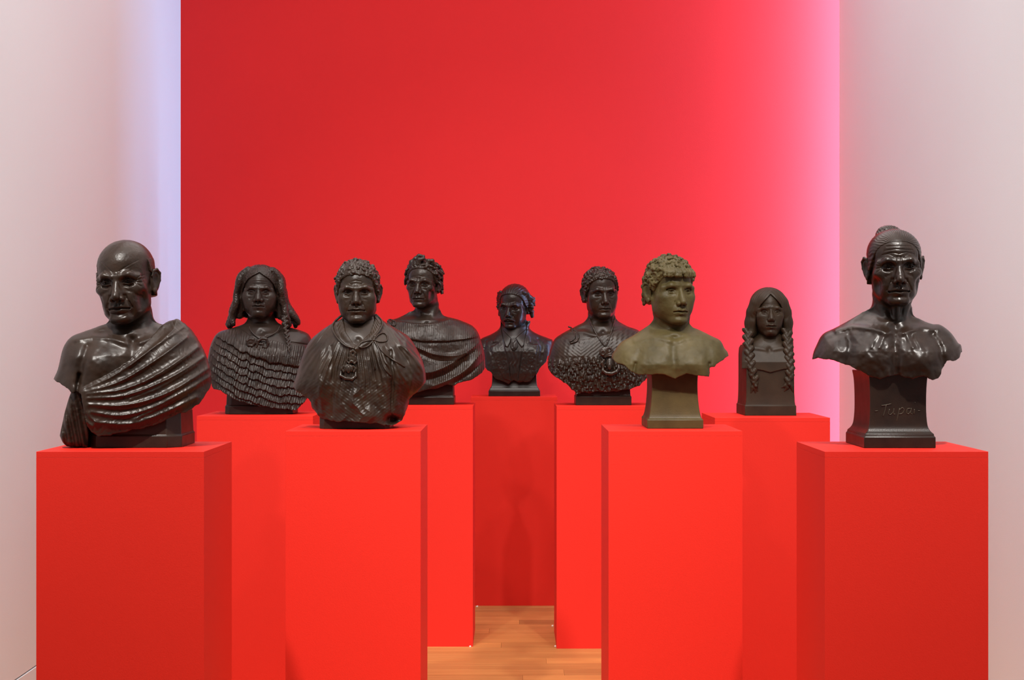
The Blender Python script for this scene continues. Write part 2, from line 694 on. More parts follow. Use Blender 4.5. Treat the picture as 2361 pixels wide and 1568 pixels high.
def head_volume(B, **kw):
    p = dict(HEAD)
    p.update(kw)
    h = B.vh / B.hs
    g = Vol((-98, -132, -150), (98, 112, 124), h)
    cr = p['cr']
    g.ell((0, 8, 38), cr)
    g.ell((0, -30, -30), (p['face'], 64, 78), 24)
    g.ell((0, -38, p['jawz']), (p['jaw'], 54, 40), 22)
    for s in (-1, 1):
        g.chain([(s * 56, 4, -32), (s * (p['jaw'] - 1), -8, -66), (s * 19, -74, -101)], [13, 11, 12], 18)
        g.ell((s * (p['face'] - 18), -57, -20), (20, 24, p['cheek']), 18)
        g.ell((s * (p['jaw'] - 13), -44, -46), (26, 38, 38), 20)
        g.chain([(s * 9, p['browy'], p['browz'] + p['browt']), (s * 34, p['browy'] + 2, p['browz'] + 3), (s * 54, -66, p['browz'] - 5)], [p['brow'], p['brow'], p['brow'] - 2], 11)
        g.cap((s * 55, -64, p['browz'] - 6), (s * 55, -60, -18), 8, 8, 10)
        g.ell((s * 78, -36, 24), (9, 24, 22), 14, sub=True)               # temple
    g.ell((0, p['chiny'], p['chinz']), p['chin'], 13)
    g.ell((0, -77, -66), (31, 24, 25), 15)                                 # muzzle
    if p['hollow']:
        for s in (-1, 1):
            g.ell((s * 64, -62, -56), (10 + 6 * p['hollow'], 22, 20), 20, sub=True)
    for s in (-1, 1):
        g.ell((s * p['sockc'], -103, -1), (p['sockx'], 21, p['socket']), 9, sub=True)
    # nose
    g.cap((0, -87, 8), (0, p['npj'] + 4, p['nl'] + 8), p['br'], 9, p['nose_k'])
    g.ell((0, -94, p['nl'] + 6), (p['nw'] + 1, 15, 20), 9)
    g.ell((0, p['npj'], p['nl']), (11, 11, 10), 6)
    for s in (-1, 1):
        g.ell((s * p['nw'], -98, p['nl'] - 5), (8, 12, 8.5), 5)
        g.ell((s * (p['nw'] * 0.52), p['npj'] + 9, p['nl'] - 11), (3.6, 5.5, 3.2), 2, sub=True)
    # lips
    mz, mw = p['mz'], p['mouth']
    g.chain([(-mw, -90, mz), (-8, -100, mz + 5.5), (0, -100.5, mz + 4.5), (8, -100, mz + 5.5), (mw, -90, mz)], [2.5, p['lipu'], p['lipu'] - 0.5, p['lipu'], 2.5], 4)
    g.chain([(-mw + 3, -89, mz - 2), (0, -98, mz - 7), (mw - 3, -89, mz - 2)], [2.5, p['lipl'], 2.5], 4)
    # eyes with lids
    for s in (-1, 1):
        cx, cy, cz = s * 31.0, -71.5, float(p['ez'])
        g.ell((cx, cy, cz), (11.6, 11.6, 11.6), 0.6)

        def up(x, y, z, cx=cx, cy=cy, cz=cz, s=s):
            e = (x - cx) / 14.5
            return np.maximum(np.sqrt((x - cx) ** 2 + (y - cy) ** 2 + (z - cz) ** 2) - 14.9, cz + p['eo'] * (1 - e * e) + s * e * 0.5 - z)

        def dn(x, y, z, cx=cx, cy=cy, cz=cz, s=s):
            e = (x - cx) / 14.5
            return np.maximum(np.sqrt((x - cx) ** 2 + (y - cy) ** 2 + (z - cz) ** 2) - 14.4, z - cz + p['el'] * (1 - e * e))
        lo, hi = (cx - 15, cy - 15, cz - 15), (cx + 15, cy + 15, cz + 15)
        g.put(up, lo, hi, 1.5)
        g.put(dn, lo, hi, 1.5)
        g.ell((cx, cy - 11.5, cz + 0.3), (4.6, 4.2, 4.6), 0.5, sub=True)
    # ears
    if p['ear']:
        ex = p['earx']
        for s in (-1, 1):
            M = rotm(-s * 28, 0, 0) @ rotm(0, -8, 0)
            g.ell((s * (ex + 2), 14, -6), (6.5, 18, 31), 5, rot=M)
            g.ell((s * (ex + 9), 9, -4), (7, 11, 19), 3, sub=True, rot=M)
            rim = [(s * (ex - 1), -2, 8), (s * (ex + 3), 4, 22), (s * (ex + 9), 16, 25), (s * (ex + 13), 27, 14), (s * (ex + 11), 27, -6), (s * (ex + 4), 17, -26)]
            g.chain(rim, [3, 3.6, 4, 4, 3.8, 3.6], 2)
            g.ell((s * (ex + 1), 8, -33), (5, 8, 9), 4)
    # drawn relief on the face
    X, Z = g.ax[0][:, None], g.ax[2][None, :]
    D = np.zeros((g.n[0], g.n[2]), f4)

    def st(pts, w, amp):
        D[...] += (amp * np.exp(-(seg_dist(X, Z, pts) / w) ** 2)).astype(f4)
    st([(-mw - 2, mz - 1.5), (-12, mz + 0.8), (0, mz - 0.6), (12, mz + 0.8), (mw + 2, mz - 1.5)], 2.1, 5.5)
    st([(-13, mz - 18), (0, mz - 17), (13, mz - 18)], 7, 3.0)
    st([(0, mz + 9), (0, mz + 14)], 3, 1.2)
    for s in (-1, 1):
        st([(s * (p['nw'] + 4), -38), (s * 27, -52), (s * 34, -68)], 4.5, p['naso'])
        st([(s * 31, mz - 2), (s * 30, mz - 16)], 4, p['naso'] * 0.5)
        st([(s * 19, 4), (s * 27, 9.5), (s * 38, 9), (s * 46, 3)], 2.0, p['lid'])
        st([(s * 19, -10), (s * 30, -14), (s * 43, -10)], 2.8, p['bag'] * 1.6)
        st([(s * 20, -4), (s * 30, -8.5), (s * 42, -6)], 2.6, -p['bag'] * 0.9)
        st([(s * 18, -15), (s * 26, -24), (s * 38, -28)], 5.0, p['bag'] * 1.1)
        st([(s * (p['nw'] + 8.5), -36), (s * (p['nw'] + 8), -46)], 2.4, 1.2)
        if p['frown']:
            st([(s * 7, 10), (s * 5, 26)], 2.6, p['frown'])
        if p['crow']:
            for dz in (-10, -3, 4, 10):
                st([(s * 50, -2 + dz * 0.4), (s * 64, dz * 1.5 - 2)], 1.6, p['crow'])
        if p['crow'] > 0.8:
            for q in range(4):
                st([(s * (40 + q * 5), -30 - q * 4), (s * (44 + q * 5), -50 - q * 3)], 2.2, p['crow'] * 0.6)
    if p['fore']:
        for z0, hw in ((30, 30), (41, 36), (52, 34), (62, 26)):
            pts = [(-hw, z0 - 2), (-hw * 0.4, z0 + 2.2), (0, z0), (hw * 0.4, z0 + 2.5), (hw, z0 - 1)]
            st(pts, 2.0, p['fore'])
    for pts, w, amp in p['strokes']:
        st(pts, w, amp)
    wy = sstep(-25, -55, g.ax[1]).astype(f4)
    g.F += D[:, None, :] * wy[None, :, None]
    if p['xtra']:
        p['xtra'](g)
    B.neck_to(g, True)
    return g


def head_mesh(B, cutz=-150, **kw):
    g = head_volume(B, **kw)
    v, f = g.mesh()
    v = v + normals(v, f) * (vnoise(v, 0.09) * 0.35 + vnoise(v, 0.22) * 0.2)[:, None]
    return B.from_head(v), f


def join(parts):
    vs_, fs_, n = [], [], 0
    for v, f in parts:
        vs_.append(v)
        fs_.append(f + n)
        n += len(v)
    return np.concatenate(vs_), np.concatenate(fs_)


def fib_dirs(n):
    i = np.arange(n) + 0.5
    ph = np.arccos(1 - 2 * i / n)
    th = math.pi * (1 + 5 ** 0.5) * i
    return np.stack([np.cos(th) * np.sin(ph), np.sin(th) * np.sin(ph), np.cos(ph)], 1)


HAIRLINE = ([-120, -78, -58, -34, -10, 10, 28, 120], [72, 66, 50, 6, -22, -24, -52, -62])


def hair_cap(B, t=7, line=HAIRLINE, cr=(74, 97, 78), lo=(-112, -122, -90), hi=(112, 128, 150), k=6, vox=None, taper=0.0, drop=60):
    g = Vol(lo, hi, (vox or B.vh * 1.05) / B.hs)
    x, y, z = g.full()
    c = np.array((0, 8, 38), f4)
    r = np.array(cr, f4) + f4(t)
    a, b, e = (x - c[0]) / r[0], (y - c[1]) / r[1], (z - c[2]) / r[2]
    d = (np.sqrt(a * a + b * b + e * e) - 1) * f4(r.min())
    # below the widest level the hair hangs straight down to the nape
    if taper:                                   # strands draw back from the face as they fall
        fr = sstep(10.0, -70.0, z).astype(f4)
        b = b * (1 + f4(taper) * fr * (b < 0))
    d2 = np.maximum((np.sqrt(a * a + b * b) - 1) * f4(r.min()), z - c[2])
    d = np.minimum(d, np.maximum(d2, -z - f4(drop)))
    zh = np.interp(g.ax[1], *line).astype(f4)[None, :, None]
    g.F = smax(d.astype(f4), (zh - z) * f4(0.8), k)
    # hollow out the head so only a shell of hair remains
    return g


def curl_points(cr, t, line, n, seed, jitter=4):
    rs = np.random.RandomState(seed)
    d = fib_dirs(n)
    r = np.array(cr, float) + t
    P = d * r + np.array([0, 8, 38])
    low = P[:, 2] < 38
    P[low, :2] = (d[low, :2] / np.linalg.norm(d[low, :2], axis=1, keepdims=True)) * r[:2] + np.array([0, 8])
    P += rs.normal(0, jitter, P.shape) * 0.5
    keep = P[:, 2] > np.interp(P[:, 1], *line) + 5
    P = P[keep]
    N = (P - np.array([0, 8, 38])) / r ** 2
    N[P[:, 2] < 38, 2] = 0
    N /= np.linalg.norm(N, axis=1, keepdims=True)
    return P, N, rs


def add_curls(g, cr, t, line, n, seed, R=8.0, rad=4.2, lift=2.0, arc=2.8, k=2.2, flow=None):
    P, N, rs = curl_points(cr, t, line, n, seed)
    for p, nn in zip(P, N):
        u = np.cross(nn, [0.3, 0.1, 1.0])
        u /= np.linalg.norm(u) + 1e-9
        w = np.cross(nn, u)
        a0 = rs.uniform(0, 6.28)
        sg = rs.choice([-1, 1])
        rr = R * rs.uniform(0.7, 1.3)
        c = p - rr * 0.5 * (math.cos(a0) * u + math.sin(a0) * w)
        pts = []
        for q in range(5):
            a = a0 + sg * arc * q / 4
            rq = rr * (1 - 0.5 * q / 4)
            pts.append(c + rq * (math.cos(a) * u + math.sin(a) * w) + nn * (lift * math.sin(q / 4 * 3.14)))
        rd = rad * rs.uniform(0.8, 1.2)
        g.chain([q - nn * dd for q, dd in zip(pts, (3, 0, 0, 0.5, 3))], [rd * 0.9, rd, rd, rd * 0.9, rd * 0.7], k)


def strands(v, f, amp=0.7, f1=0.25, f2=0.9):
    """fine combed grooves: noise stretched along a second noise field"""
    n = normals(v, f)
    w = v + 14 * np.stack([vnoise(v, 0.03), vnoise(v + 40, 0.03), vnoise(v + 90, 0.03)], 1)
    s = 0.45 * np.sin(w[:, 0] * f2 + w[:, 1] * f2 * 0.6 + 5 * vnoise(w, f1 * 0.4)) + 0.9 * vnoise(w, f1)
    return v + n * (amp * s)[:, None]


def face_cut(g, pts, y1=-5, soft=10, k=3):
    """open a hair shell in front of the face (polygon in x, z of the head)"""
    X, Z = g.ax[0][:, None], g.ax[2][None, :]
    c = -poly_sdf(X + 0 * Z, Z + 0 * X, pts)
    y = g.ax[1][None, :, None]
    d = np.minimum(c[:, None, :].astype(f4), f4(1e3))
    cut = np.minimum(d, (f4(y1) - y))            # positive inside opening and in front
    g.F = smax(g.F, cut.astype(f4), k)


# ---- socles
def rect_loop(w, d, z, ch=0.0, cx=0.0, cy=0.0):
    if ch <= 0:
        return [(cx - w, cy - d, z), (cx + w, cy - d, z), (cx + w, cy + d, z), (cx - w, cy + d, z)]
    return [(cx - w + ch, cy - d, z), (cx + w - ch, cy - d, z), (cx + w, cy - d + ch, z), (cx + w, cy + d - ch, z),
            (cx + w - ch, cy + d, z), (cx - w + ch, cy + d, z), (cx - w, cy + d - ch, z), (cx - w, cy - d + ch, z)]


def socle(B, rows, x0, y0, mat=None, ch=0.0, bev=0.003, curve=None, name='socle'):
    """rows of (z, half width, half depth) in metres, square to the plinth; x0, y0 = centre in the world"""
    if curve is not None:                 # rows from this index on form a smooth sweep
        rows = rows[:curve] + [tuple(q) for q in smooth_path(rows[curve:], 4)]
    o = loft_loops(name, [rect_loop(q[1], q[2], q[0], ch, 0.0, q[3] if len(q) > 3 else 0.0) for q in rows], mat or B.mat, B.root, True, bev)
    o.data.set_sharp_from_angle(angle=math.radians(24))
    r = B.root
    dx, dy = x0 - r.location.x, y0 - r.location.y
    a = B.az
    o.location = (dx * math.cos(a) - dy * math.sin(a), dx * math.sin(a) + dy * math.cos(a), 0)
    o.rotation_euler = (0, 0, a)
    return o


def tube(name, pts, r, mat, parent, seg=8, closed=False):
    """round tube along points (metres)"""
    P = np.asarray(pts, float)
    n = len(P)
    r = np.broadcast_to(np.asarray(r, float), (n,))
    T = np.roll(P, -1, 0) - np.roll(P, 1, 0) if closed else np.gradient(P, axis=0)
    T /= np.linalg.norm(T, axis=1, keepdims=True) + 1e-12
    ref = np.array([0.13, 1.0, 0.21])
    A = np.cross(T, ref)
    A /= np.linalg.norm(A, axis=1, keepdims=True) + 1e-12
    Bn = np.cross(T, A)
    th = np.arange(seg) * 2 * math.pi / seg
    v = P[:, None] + r[:, None, None] * (np.cos(th)[None, :, None] * A[:, None] + np.sin(th)[None, :, None] * Bn[:, None])
    v = v.reshape(-1, 3)
    f = []
    m = n if closed else n - 1
    for i in range(m):
        k = (i + 1) % n
        for j in range(seg):
            l = (j + 1) % seg
            f.append((i * seg + j, k * seg + j, k * seg + l, i * seg + l))
    if not closed:
        f.append(tuple(range(seg)))
        f.append(tuple(reversed(range((n - 1) * seg, n * seg))))
    return poly_mesh(name, v, f, mat, parent, True)


def smooth_path(pts, n=6):
    """Catmull-Rom through the points"""
    P = np.asarray(pts, float)
    Q = np.vstack([2 * P[0] - P[1], P, 2 * P[-1] - P[-2]])
    out = []
    for i in range(1, len(Q) - 2):
        a, b, c, d = Q[i - 1], Q[i], Q[i + 1], Q[i + 2]
        for t in np.arange(n) / n:
            out.append(0.5 * (2 * b + (c - a) * t + (2 * a - 5 * b + 4 * c - d) * t * t + (3 * b - a - 3 * c + d) * t ** 3))
    out.append(P[-1])
    return np.array(out)

# ------------------------------------------------------------------ bust with topknot, inscribed base (front right)
M_B9 = bronze('dark_polished_bronze', (0.0101, 0.0056, 0.0039), (0.0252, 0.0138, 0.0090), 0.33, 0.0, 0.33, scale=16)
M_LETTER = bronze('worn_letter_bronze', (0.035, 0.028, 0.018), (0.06, 0.048, 0.03), 0.5, 0.3)


def bust_topknot():
    B = Bust(2062, 4.80, 'dark bronze bust of a bare-chested man with a small topknot above an inscribed base', 0.9, 1.45, M_B9)
    B.set_head(2062, 614, -8, 0.78, 9, 3, -1)
    B.neck = [(B.p(2056, 665, 12), B.p(2054, 790, 22), 42, 52, 20),
              (B.p(2024, 680, 0), B.p(2052, 757, -42), 11, 9, 10),
              (B.p(2092, 690, -4), B.p(2074, 757, -42), 10, 9, 10),
              (B.p(2066, 690, -34), B.p(2066, 740, -36), 10, 9, 8)]
    wr = [([(-46, 34), (-20, 40), (0, 36), (22, 41), (46, 35)], 1.8, 1.5), ([(-40, 46), (-10, 50), (20, 48), (42, 46)], 1.8, 1.4),
          ([(-34, 58), (0, 60), (36, 57)], 1.8, 1.2), ([(-16, 26), (0, 28), (18, 26)], 1.6, 1.2)]
    v1 = head_mesh(B, cr=(79, 99, 70), face=68, jaw=50, brow=9.5, hollow=0.25, nw=15, nl=-38, npj=-112, naso=3.2, bag=1.5, frown=1.2, fore=0.0, crow=0.9,
                   lipu=3.6, lipl=4.6, mouth=28, mz=-72, eo=2.6, strokes=wr, earx=79, cheek=17, chin=(25, 18, 16))
    out = [(2012, 640), (2009, 697), (1990, 718), (1950, 742), (1924, 756), (1896, 770), (1881, 795), (1870, 830), (1862, 930), (1862, 1100), (2224, 1100), (2222, 930), (2217, 809),
           (2207, 790), (2190, 766), (2167, 749), (2148, 747), (2120, 735), (2097, 719), (2094, 640)]
    low = [(1800, 600), (1800, 829), (1873, 829), (1886, 825), (1900, 829), (1915, 828), (1930, 832), (1950, 840), (1962, 842), (1975, 850), (1987, 854), (2000, 862), (2011, 868), (2020, 869),
           (2029, 873), (2040, 869), (2052, 865), (2068, 862), (2085, 868), (2095, 869), (2103, 872), (2115, 867), (2127, 865), (2135, 867), (2140, 872), (2149, 874), (2160, 870),
           (2167, 860), (2169, 849), (2174, 841), (2179, 831), (2188, 830), (2197, 832), (2209, 825), (2214, 812), (2300, 812), (2300, 600)]
    sh = B.sheet(1858, 2228, 650, 885)
    sh.inflate(out, 88, 84, 80)
    sh.neckline(728)
    a, b = sh.A()
    prof = np.interp(b, [650, 700, 740, 770, 810, 870], [0.5, 0.52, 0.72, 0.95, 1.12, 1.16])
    sh.yf *= prof
    # pectorals, breast bone, collar bones, shoulder heads, ribs
    sh.yf += 15 * sh.blob(2010, 825, 48, 42) + 14 * sh.blob(2118, 828, 44, 40)
    sh.yf -= 9 * sh.stroke([(2064, 775), (2066, 870)], 11)
    sh.yf -= 14 * sh.blob(2064, 757, 13, 12)
    sh.yf += 9 * sh.stroke([(2048, 768), (2005, 757), (1965, 752), (1928, 762)], 7) + 8 * sh.stroke([(2082, 768), (2120, 756), (2160, 760)], 7)
    sh.yf -= 9 * sh.blob(1990, 742, 26, 9) + 8 * sh.blob(2110, 742, 22, 8)
    sh.yf -= 9 * sh.stroke([(1958, 775), (1962, 800), (1952, 845)], 10) + 9 * sh.stroke([(2150, 775), (2164, 800), (2172, 845)], 9)
    sh.yf += 8 * sh.blob(1918, 795, 26, 40) + 7 * sh.blob(2188, 790, 22, 34)
    for x0 in (2022, 2040, 2092, 2108):
        sh.yf += 3 * sh.stroke([(x0, 775), (x0 - 12 if x0 < 2060 else x0 + 12, 800)], 5)
    sh.yf += 1.6 * fbm2(sh.U, sh.W, 0.075, 3)
    V = sh.vol(-122, 92, sh.poly(low) + 0.8 * fbm2(sh.U, sh.W, 0.2, 1))
    B.neck_to(V)
    v2 = V.mesh()
    B.emit('figure', *join([v1, v2]))
    # hair drawn back tight to a topknot
    line = ([-120, -84, -66, -40, -15, 10, 28, 120], [84, 78, 62, 24, -10, -12, -52, -60])
    g = hair_cap(B, 1.6, line, (79, 99, 70), k=2)
    g.ell((-8, 48, 94), (40, 28, 25), 10)
    g.ell((-10, 46, 106), (31, 22, 15), 5)
    g.chain([(-40, 40, 96), (-20, 22, 108), (8, 22, 108), (24, 40, 98)], [4, 5, 5, 4], 2)
    v, f = g.mesh()
    n = normals(v, f)
    ph = np.arctan2(v[:, 0], v[:, 2] - 60)
    v = v + n * (0.9 * np.sin(ph * 46 + vnoise(v, 0.05) * 3) * (0.5 + 0.5 * vnoise(v, 0.04)))[:, None]
    B.emit('hair', B.from_head(v), f)
    # tapering base with moulded foot
    w, d = 0.0855, 0.115
    rows = [(0.0, 0.1000, 0.130), (0.031, 0.1000, 0.130), (0.0335, 0.0965, 0.1265), (0.039, 0.0965, 0.1265), (0.044, 0.091, 0.121), (0.052, 0.0855, 0.1155), (0.066, 0.0815, 0.1115),
            (0.10, 0.079, 0.109), (0.15, 0.079, 0.109), (0.19, 0.081, 0.111), (0.215, 0.085, 0.114)]
    so = socle(B, rows, 1.083, 4.815, bev=0.002, curve=4)
    # incised name, drawn letter strokes (x across, z up, in metres on the front face)
    k = 0.00122
    x0, z0 = 2072.0, 1034.0
    yf = -0.1095
    L = [[(2018, 950), (2025, 949)], [(2033, 937), (2043, 936), (2056, 933)], [(2044, 936), (2041, 950), (2037, 962)], [(2052, 945), (2049, 955), (2054, 958), (2060, 952), (2062, 944)], [(2062, 944), (2061, 956), (2065, 957)],
         [(2075, 943), (2071, 960), (2068, 974)], [(2074, 948), (2081, 942), (2085, 947), (2081, 955), (2073, 957)], [(2100, 944), (2093, 945), (2091, 954), (2096, 956), (2101, 949)], [(2102, 943), (2100, 954), (2104, 957)],
         [(2109, 945), (2108, 957)], [(2110, 931), (2111, 929)], [(2117, 949), (2122, 949)]]
    for s in L:
        P = smooth_path([((x - x0) * k, yf, (z0 - z) * k) for x, z in s], 4)
        tube('letter_stroke', P, 0.0013, M_LETTER, so, 6)


bust_topknot()

# ------------------------------------------------------------------ olive bust with curly hair (second row, right)
M_B8 = bronze('olive_patina', (0.0340, 0.0260, 0.0080), (0.0780, 0.0600, 0.0220), 0.49, 0.0, 0.20, scale=11)
M_B8S = bronze('olive_patina_base', (0.0400, 0.0290, 0.0085), (0.0780, 0.0570, 0.0190), 0.44, 0.0, 0.22, scale=9)


def bust_olive():
    B = Bust(1545, 5.80, 'olive green bust of a young man with short curls and bare shoulders', 0.85, 1.4, M_B8)
    B.set_head(1543, 671, -4, 0.665, 26, 2, 0)
    B.neck = [(B.p(1546, 715, 12), B.p(1546, 810, 16), 36, 47, 18),
              (B.p(1518, 720, 4), B.p(1548, 772, -34), 11, 8, 12), (B.p(1580, 735, -8), B.p(1562, 772, -34), 8, 8, 12)]
    v1 = head_mesh(B, cr=(74, 96, 76), face=65, jaw=50, hollow=0.0, nw=12.5, npj=-112, nl=-37, br=6.5, naso=0.7, bag=0.35, eo=4.4, lipu=6.0, lipl=7.0, mouth=23, mz=-70, lid=2.2, cheek=17, brow=8, browz=16, browy=-87, browt=3, socket=12, sockc=32, sockx=16)
    out = [(1510, 690), (1509, 738), (1492, 752), (1460, 773), (1432, 789), (1418, 807), (1408, 830), (1402, 900), (1402, 1060), (1688, 1060), (1686, 900), (1680, 822), (1670, 803), (1660, 785), (1641, 775), (1613, 761), (1594, 753), (1584, 740), (1582, 690)]
    low = [(1380, 600), (1380, 827), (1413, 827), (1419, 834), (1426, 838), (1436, 839), (1444, 843), (1449, 849), (1456, 855), (1465, 859), (1476, 863), (1490, 862), (1502, 863), (1516, 861), (1531, 862), (1539, 865), (1546, 868), (1556, 872),
           (1563, 868), (1570, 865), (1582, 860), (1592, 861), (1602, 864), (1620, 865), (1633, 867), (1635, 858), (1634, 847), (1640, 845), (1646, 845), (1650, 838), (1656, 835), (1666, 829), (1676, 821), (1720, 821), (1720, 600)]
    sh = B.sheet(1400, 1690, 700, 880)
    sh.inflate(out, 72, 68, 66)
    sh.neckline(758)
    a, b = sh.A()
    sh.yf *= np.interp(b, [700, 740, 765, 800, 840, 880], [0.5, 0.58, 0.78, 0.98, 1.14, 1.16])
    sh.yf += 12 * sh.blob(1515, 838, 36, 30) + 12 * sh.blob(1590, 838, 34, 30)
    sh.yf -= 5 * sh.stroke([(1553, 800), (1555, 872)], 9) + 7 * sh.blob(1555, 778, 9, 7)
    sh.yf += 3 * sh.stroke([(1545, 786), (1505, 778), (1465, 786)], 6) + 3 * sh.stroke([(1566, 786), (1605, 776), (1640, 786)], 6)
    sh.yf -= 5 * sh.stroke([(1467, 838), (1464, 850), (1463, 880)], 4) + 3 * sh.stroke([(1475, 812), (1466, 845)], 8) + 5 * sh.stroke([(1634, 838), (1635, 880)], 4)
    sh.yf += 5 * sh.blob(1440, 812, 18, 24) + 5 * sh.blob(1655, 808, 14, 22)
    sh.yf += 0.8 * fbm2(sh.U, sh.W, 0.08, 3)
    V = sh.vol(-100, 76, sh.poly(low) + 0.5 * fbm2(sh.U, sh.W, 0.25, 1))
    B.neck_to(V)
    B.emit('figure', *join([v1, V.mesh()]))
    line = ([-120, -86, -70, -48, -22, -8, 6, 26, 36, 120], [66, 62, 54, 30, -2, 6, 24, 22, -40, -52])
    cr = (74, 96, 76)
    g = hair_cap(B, 5, line, cr, k=6)
    add_curls(g, cr, 4.5, line, 340, 5, R=10, rad=5.2, lift=2.5, k=1.5)
    rs = np.random.RandomState(3)
    for i in range(12):                       # fringe locks over the brow
        x = -52 + i * 9.5 + rs.uniform(-3, 3)
        y = -math.sqrt(max(0, 1 - (x / 84) ** 2)) * 99 + 6
        g.chain([(x, y + 8, 70), (x + rs.uniform(-6, 6), y - 4, 62), (x + rs.uniform(-8, 8), y - 7, 53), (x + rs.uniform(2, 9), y - 3, 47 + rs.uniform(-3, 4))], [8, 7, 5.5, 3], 4)
    v, f = g.mesh()
    v = strands(v, f, 0.6)
    B.emit('hair', B.from_head(v), f)
    rows = [(0.0, 0.0955, 0.125), (0.0305, 0.0955, 0.125), (0.033, 0.0925, 0.122), (0.036, 0.090, 0.1195), (0.05, 0.086, 0.1155), (0.08, 0.0815, 0.111), (0.12, 0.0785, 0.108), (0.16, 0.078, 0.1075), (0.192, 0.080, 0.109)]
    socle(B, rows, 0.556, 5.84, M_B8S, bev=0.0025, curve=3)


bust_olive()

# ------------------------------------------------------------------ bust in a corded cloak with a tied collar (second row, left)
M_B3 = bronze('brown_bronze', (0.0134, 0.0079, 0.0050), (0.0302, 0.0184, 0.0112), 0.34, 0.0, 0.30, scale=16)
M_B3P = bronze('polished_bronze', (0.0168, 0.0118, 0.0084), (0.0336, 0.0223, 0.0157), 0.18, 0.0, 0.41, scale=16)


def bust_corded():
    B = Bust(826, 5.79, 'bust of a short-haired man in a corded cloak tied at the collar', 0.85, 1.2, M_B3)
    B.set_head(825, 674, -4, 0.615, -4, 2, -1)
    B.neck = [(B.p(825, 720, 8), B.p(826, 800, 10), 33, 42, 10),
              (B.p(800, 728, 0), B.p(818, 782, -34), 8, 7, 8), (B.p(851, 728, 0), B.p(834, 782, -34), 8, 7, 8)]
    fr = [([(-22, 30), (0, 34), (22, 30)], 1.8, 1.2), ([(-18, 40), (0, 43), (18, 40)], 1.8, 1.0), ([(-12, 22), (0, 25), (12, 22)], 1.6, 1.0)]
    v1 = head_mesh(B, cr=(74, 96, 76), face=67, jaw=53, brow=10, hollow=0.0, nw=14, npj=-110, nl=-33, br=8, naso=1.9, bag=0.9, frown=1.0, eo=2.2, el=4.4, lipu=4.4, lipl=5.6, mouth=27, mz=-66, cheek=18, chin=(25, 19, 16), strokes=fr)
    out = [(795, 715), (788, 734), (762, 748), (735, 767), (712, 790), (696, 826), (685, 862), (676, 895), (690, 915), (712, 935), (728, 975), (728, 1150), (938, 1150), (938, 975), (945, 925), (966, 905), (982, 882), (978, 845), (966, 813), (943, 777), (912, 757), (888, 742), (868, 727), (860, 715)]
    low = [(660, 640), (660, 893), (681, 893), (685, 903), (694, 905), (704, 912), (716, 921), (719, 932), (721, 940), (732, 952), (742, 962), (760, 965), (780, 969), (797, 966), (813, 968), (832, 969), (852, 972), (868, 971), (880, 976), (901, 978),
           (914, 975), (925, 968), (933, 953), (940, 937), (943, 919), (950, 912), (959, 906), (968, 895), (980, 882), (1000, 870), (1000, 640)]
    sh = B.sheet(668, 990, 700, 985)
    sh.inflate(out, 84, 82, 74)
    sh.neckline(728, 12)
    a, b = sh.A()
    sh.yf *= np.interp(b, [700, 730, 750, 790, 850, 930, 985], [0.55, 0.6, 0.74, 0.96, 1.06, 1.12, 1.14])
    fig_f = sh.yf.copy() - 6
    # inner chest seen in the collar opening
    keep, sh.yf = sh.yf, fig_f
    sh.yf = sh.yf - 6 * sh.blob(826, 786, 8, 8)
    V = sh.vol(-100, 80, np.maximum(sh.poly([(770, 690), (770, 800), (815, 815), (875, 800), (880, 690)]), 0 * a - 1))
    B.neck_to(V)
    B.emit('figure', *join([v1, V.mesh()]))
    sh.yf = keep
    # cloak: cords fan out from the collar, deep hanging folds, slanting woven marks below
    ang = np.arctan2(a - 824, b - 672)
    r = np.hypot(a - 824, b - 672)
    nz = fbm2(sh.U, sh.W, 0.03, 2)
    sw = lambda q: (1 - np.abs(np.sin(q))) ** 1.3        # narrow crests, broad hollows
    fold = (sw(ang * 8.5 + nz * 0.5) * 9 + sw(ang * 15 + 2 + nz * 0.5) * 5) * sstep(70, 220, r) * np.clip(0.6 + fbm2(sh.U, sh.W, 0.012, 4), 0.2, 1.1)
    cords = np.sin(ang * 118 + nz * 1.6) * np.clip(0.75 + 0.9 * fbm2(sh.U, sh.W, 0.02, 9), 0, 1.3) * sstep(290, 170, r)
    dg = np.where(np.sin(ang * 8.5 + nz * 0.5) > 0, 1.0, -1.0)
    weave = np.sin((a * 0.62 * dg + b * 0.85) * 1.0 + nz) * 0.22 * sstep(860, 890, b) + 0.9 * fbm2(sh.U, sh.W, 0.11, 6) * sstep(820, 880, b)
    sh.yf = sh.yf + fold + 1.3 * cords + weave
    for pts, w, amp in [([(905, 800), (917, 850), (912, 930)], 7, 4), ([(880, 800), (893, 860), (886, 960)], 6, 4), ([(899, 810), (905, 870), (900, 960)], 4, -5),
                        ([(742, 810), (735, 860), (745, 950)], 6, 3), ([(935, 790), (950, 850), (945, 900)], 5, 3), ([(765, 800), (770, 870), (768, 955)], 4, -3),
                        ([(848, 830), (853, 900), (850, 965)], 5, 3)]:
        sh.yf = sh.yf + amp * sh.stroke(pts, w)
    sh.yf = sh.yf - 34 * sh.blob(905, 966, 15, 9)
    for k in range(6):                               # collar facing and roll
        pass
    sh.yf = sh.yf + 5 * sh.stroke([(793, 722), (776, 745), (777, 768), (797, 792), (816, 803)], 7) + 5 * sh.stroke([(868, 727), (878, 745), (868, 765), (842, 792), (824, 803)], 7)
    opening = [(794, 690), (791, 738), (797, 765), (815, 792), (822, 796), (834, 785), (853, 768), (864, 738), (862, 690)]
    cut = np.maximum(sh.poly(low) + 0.9 * fbm2(sh.U, sh.W, 0.22, 1), -sh.poly(opening))
    # hollow behind the neck so the collar stands clear
    V = sh.vol(-112, 80, cut)
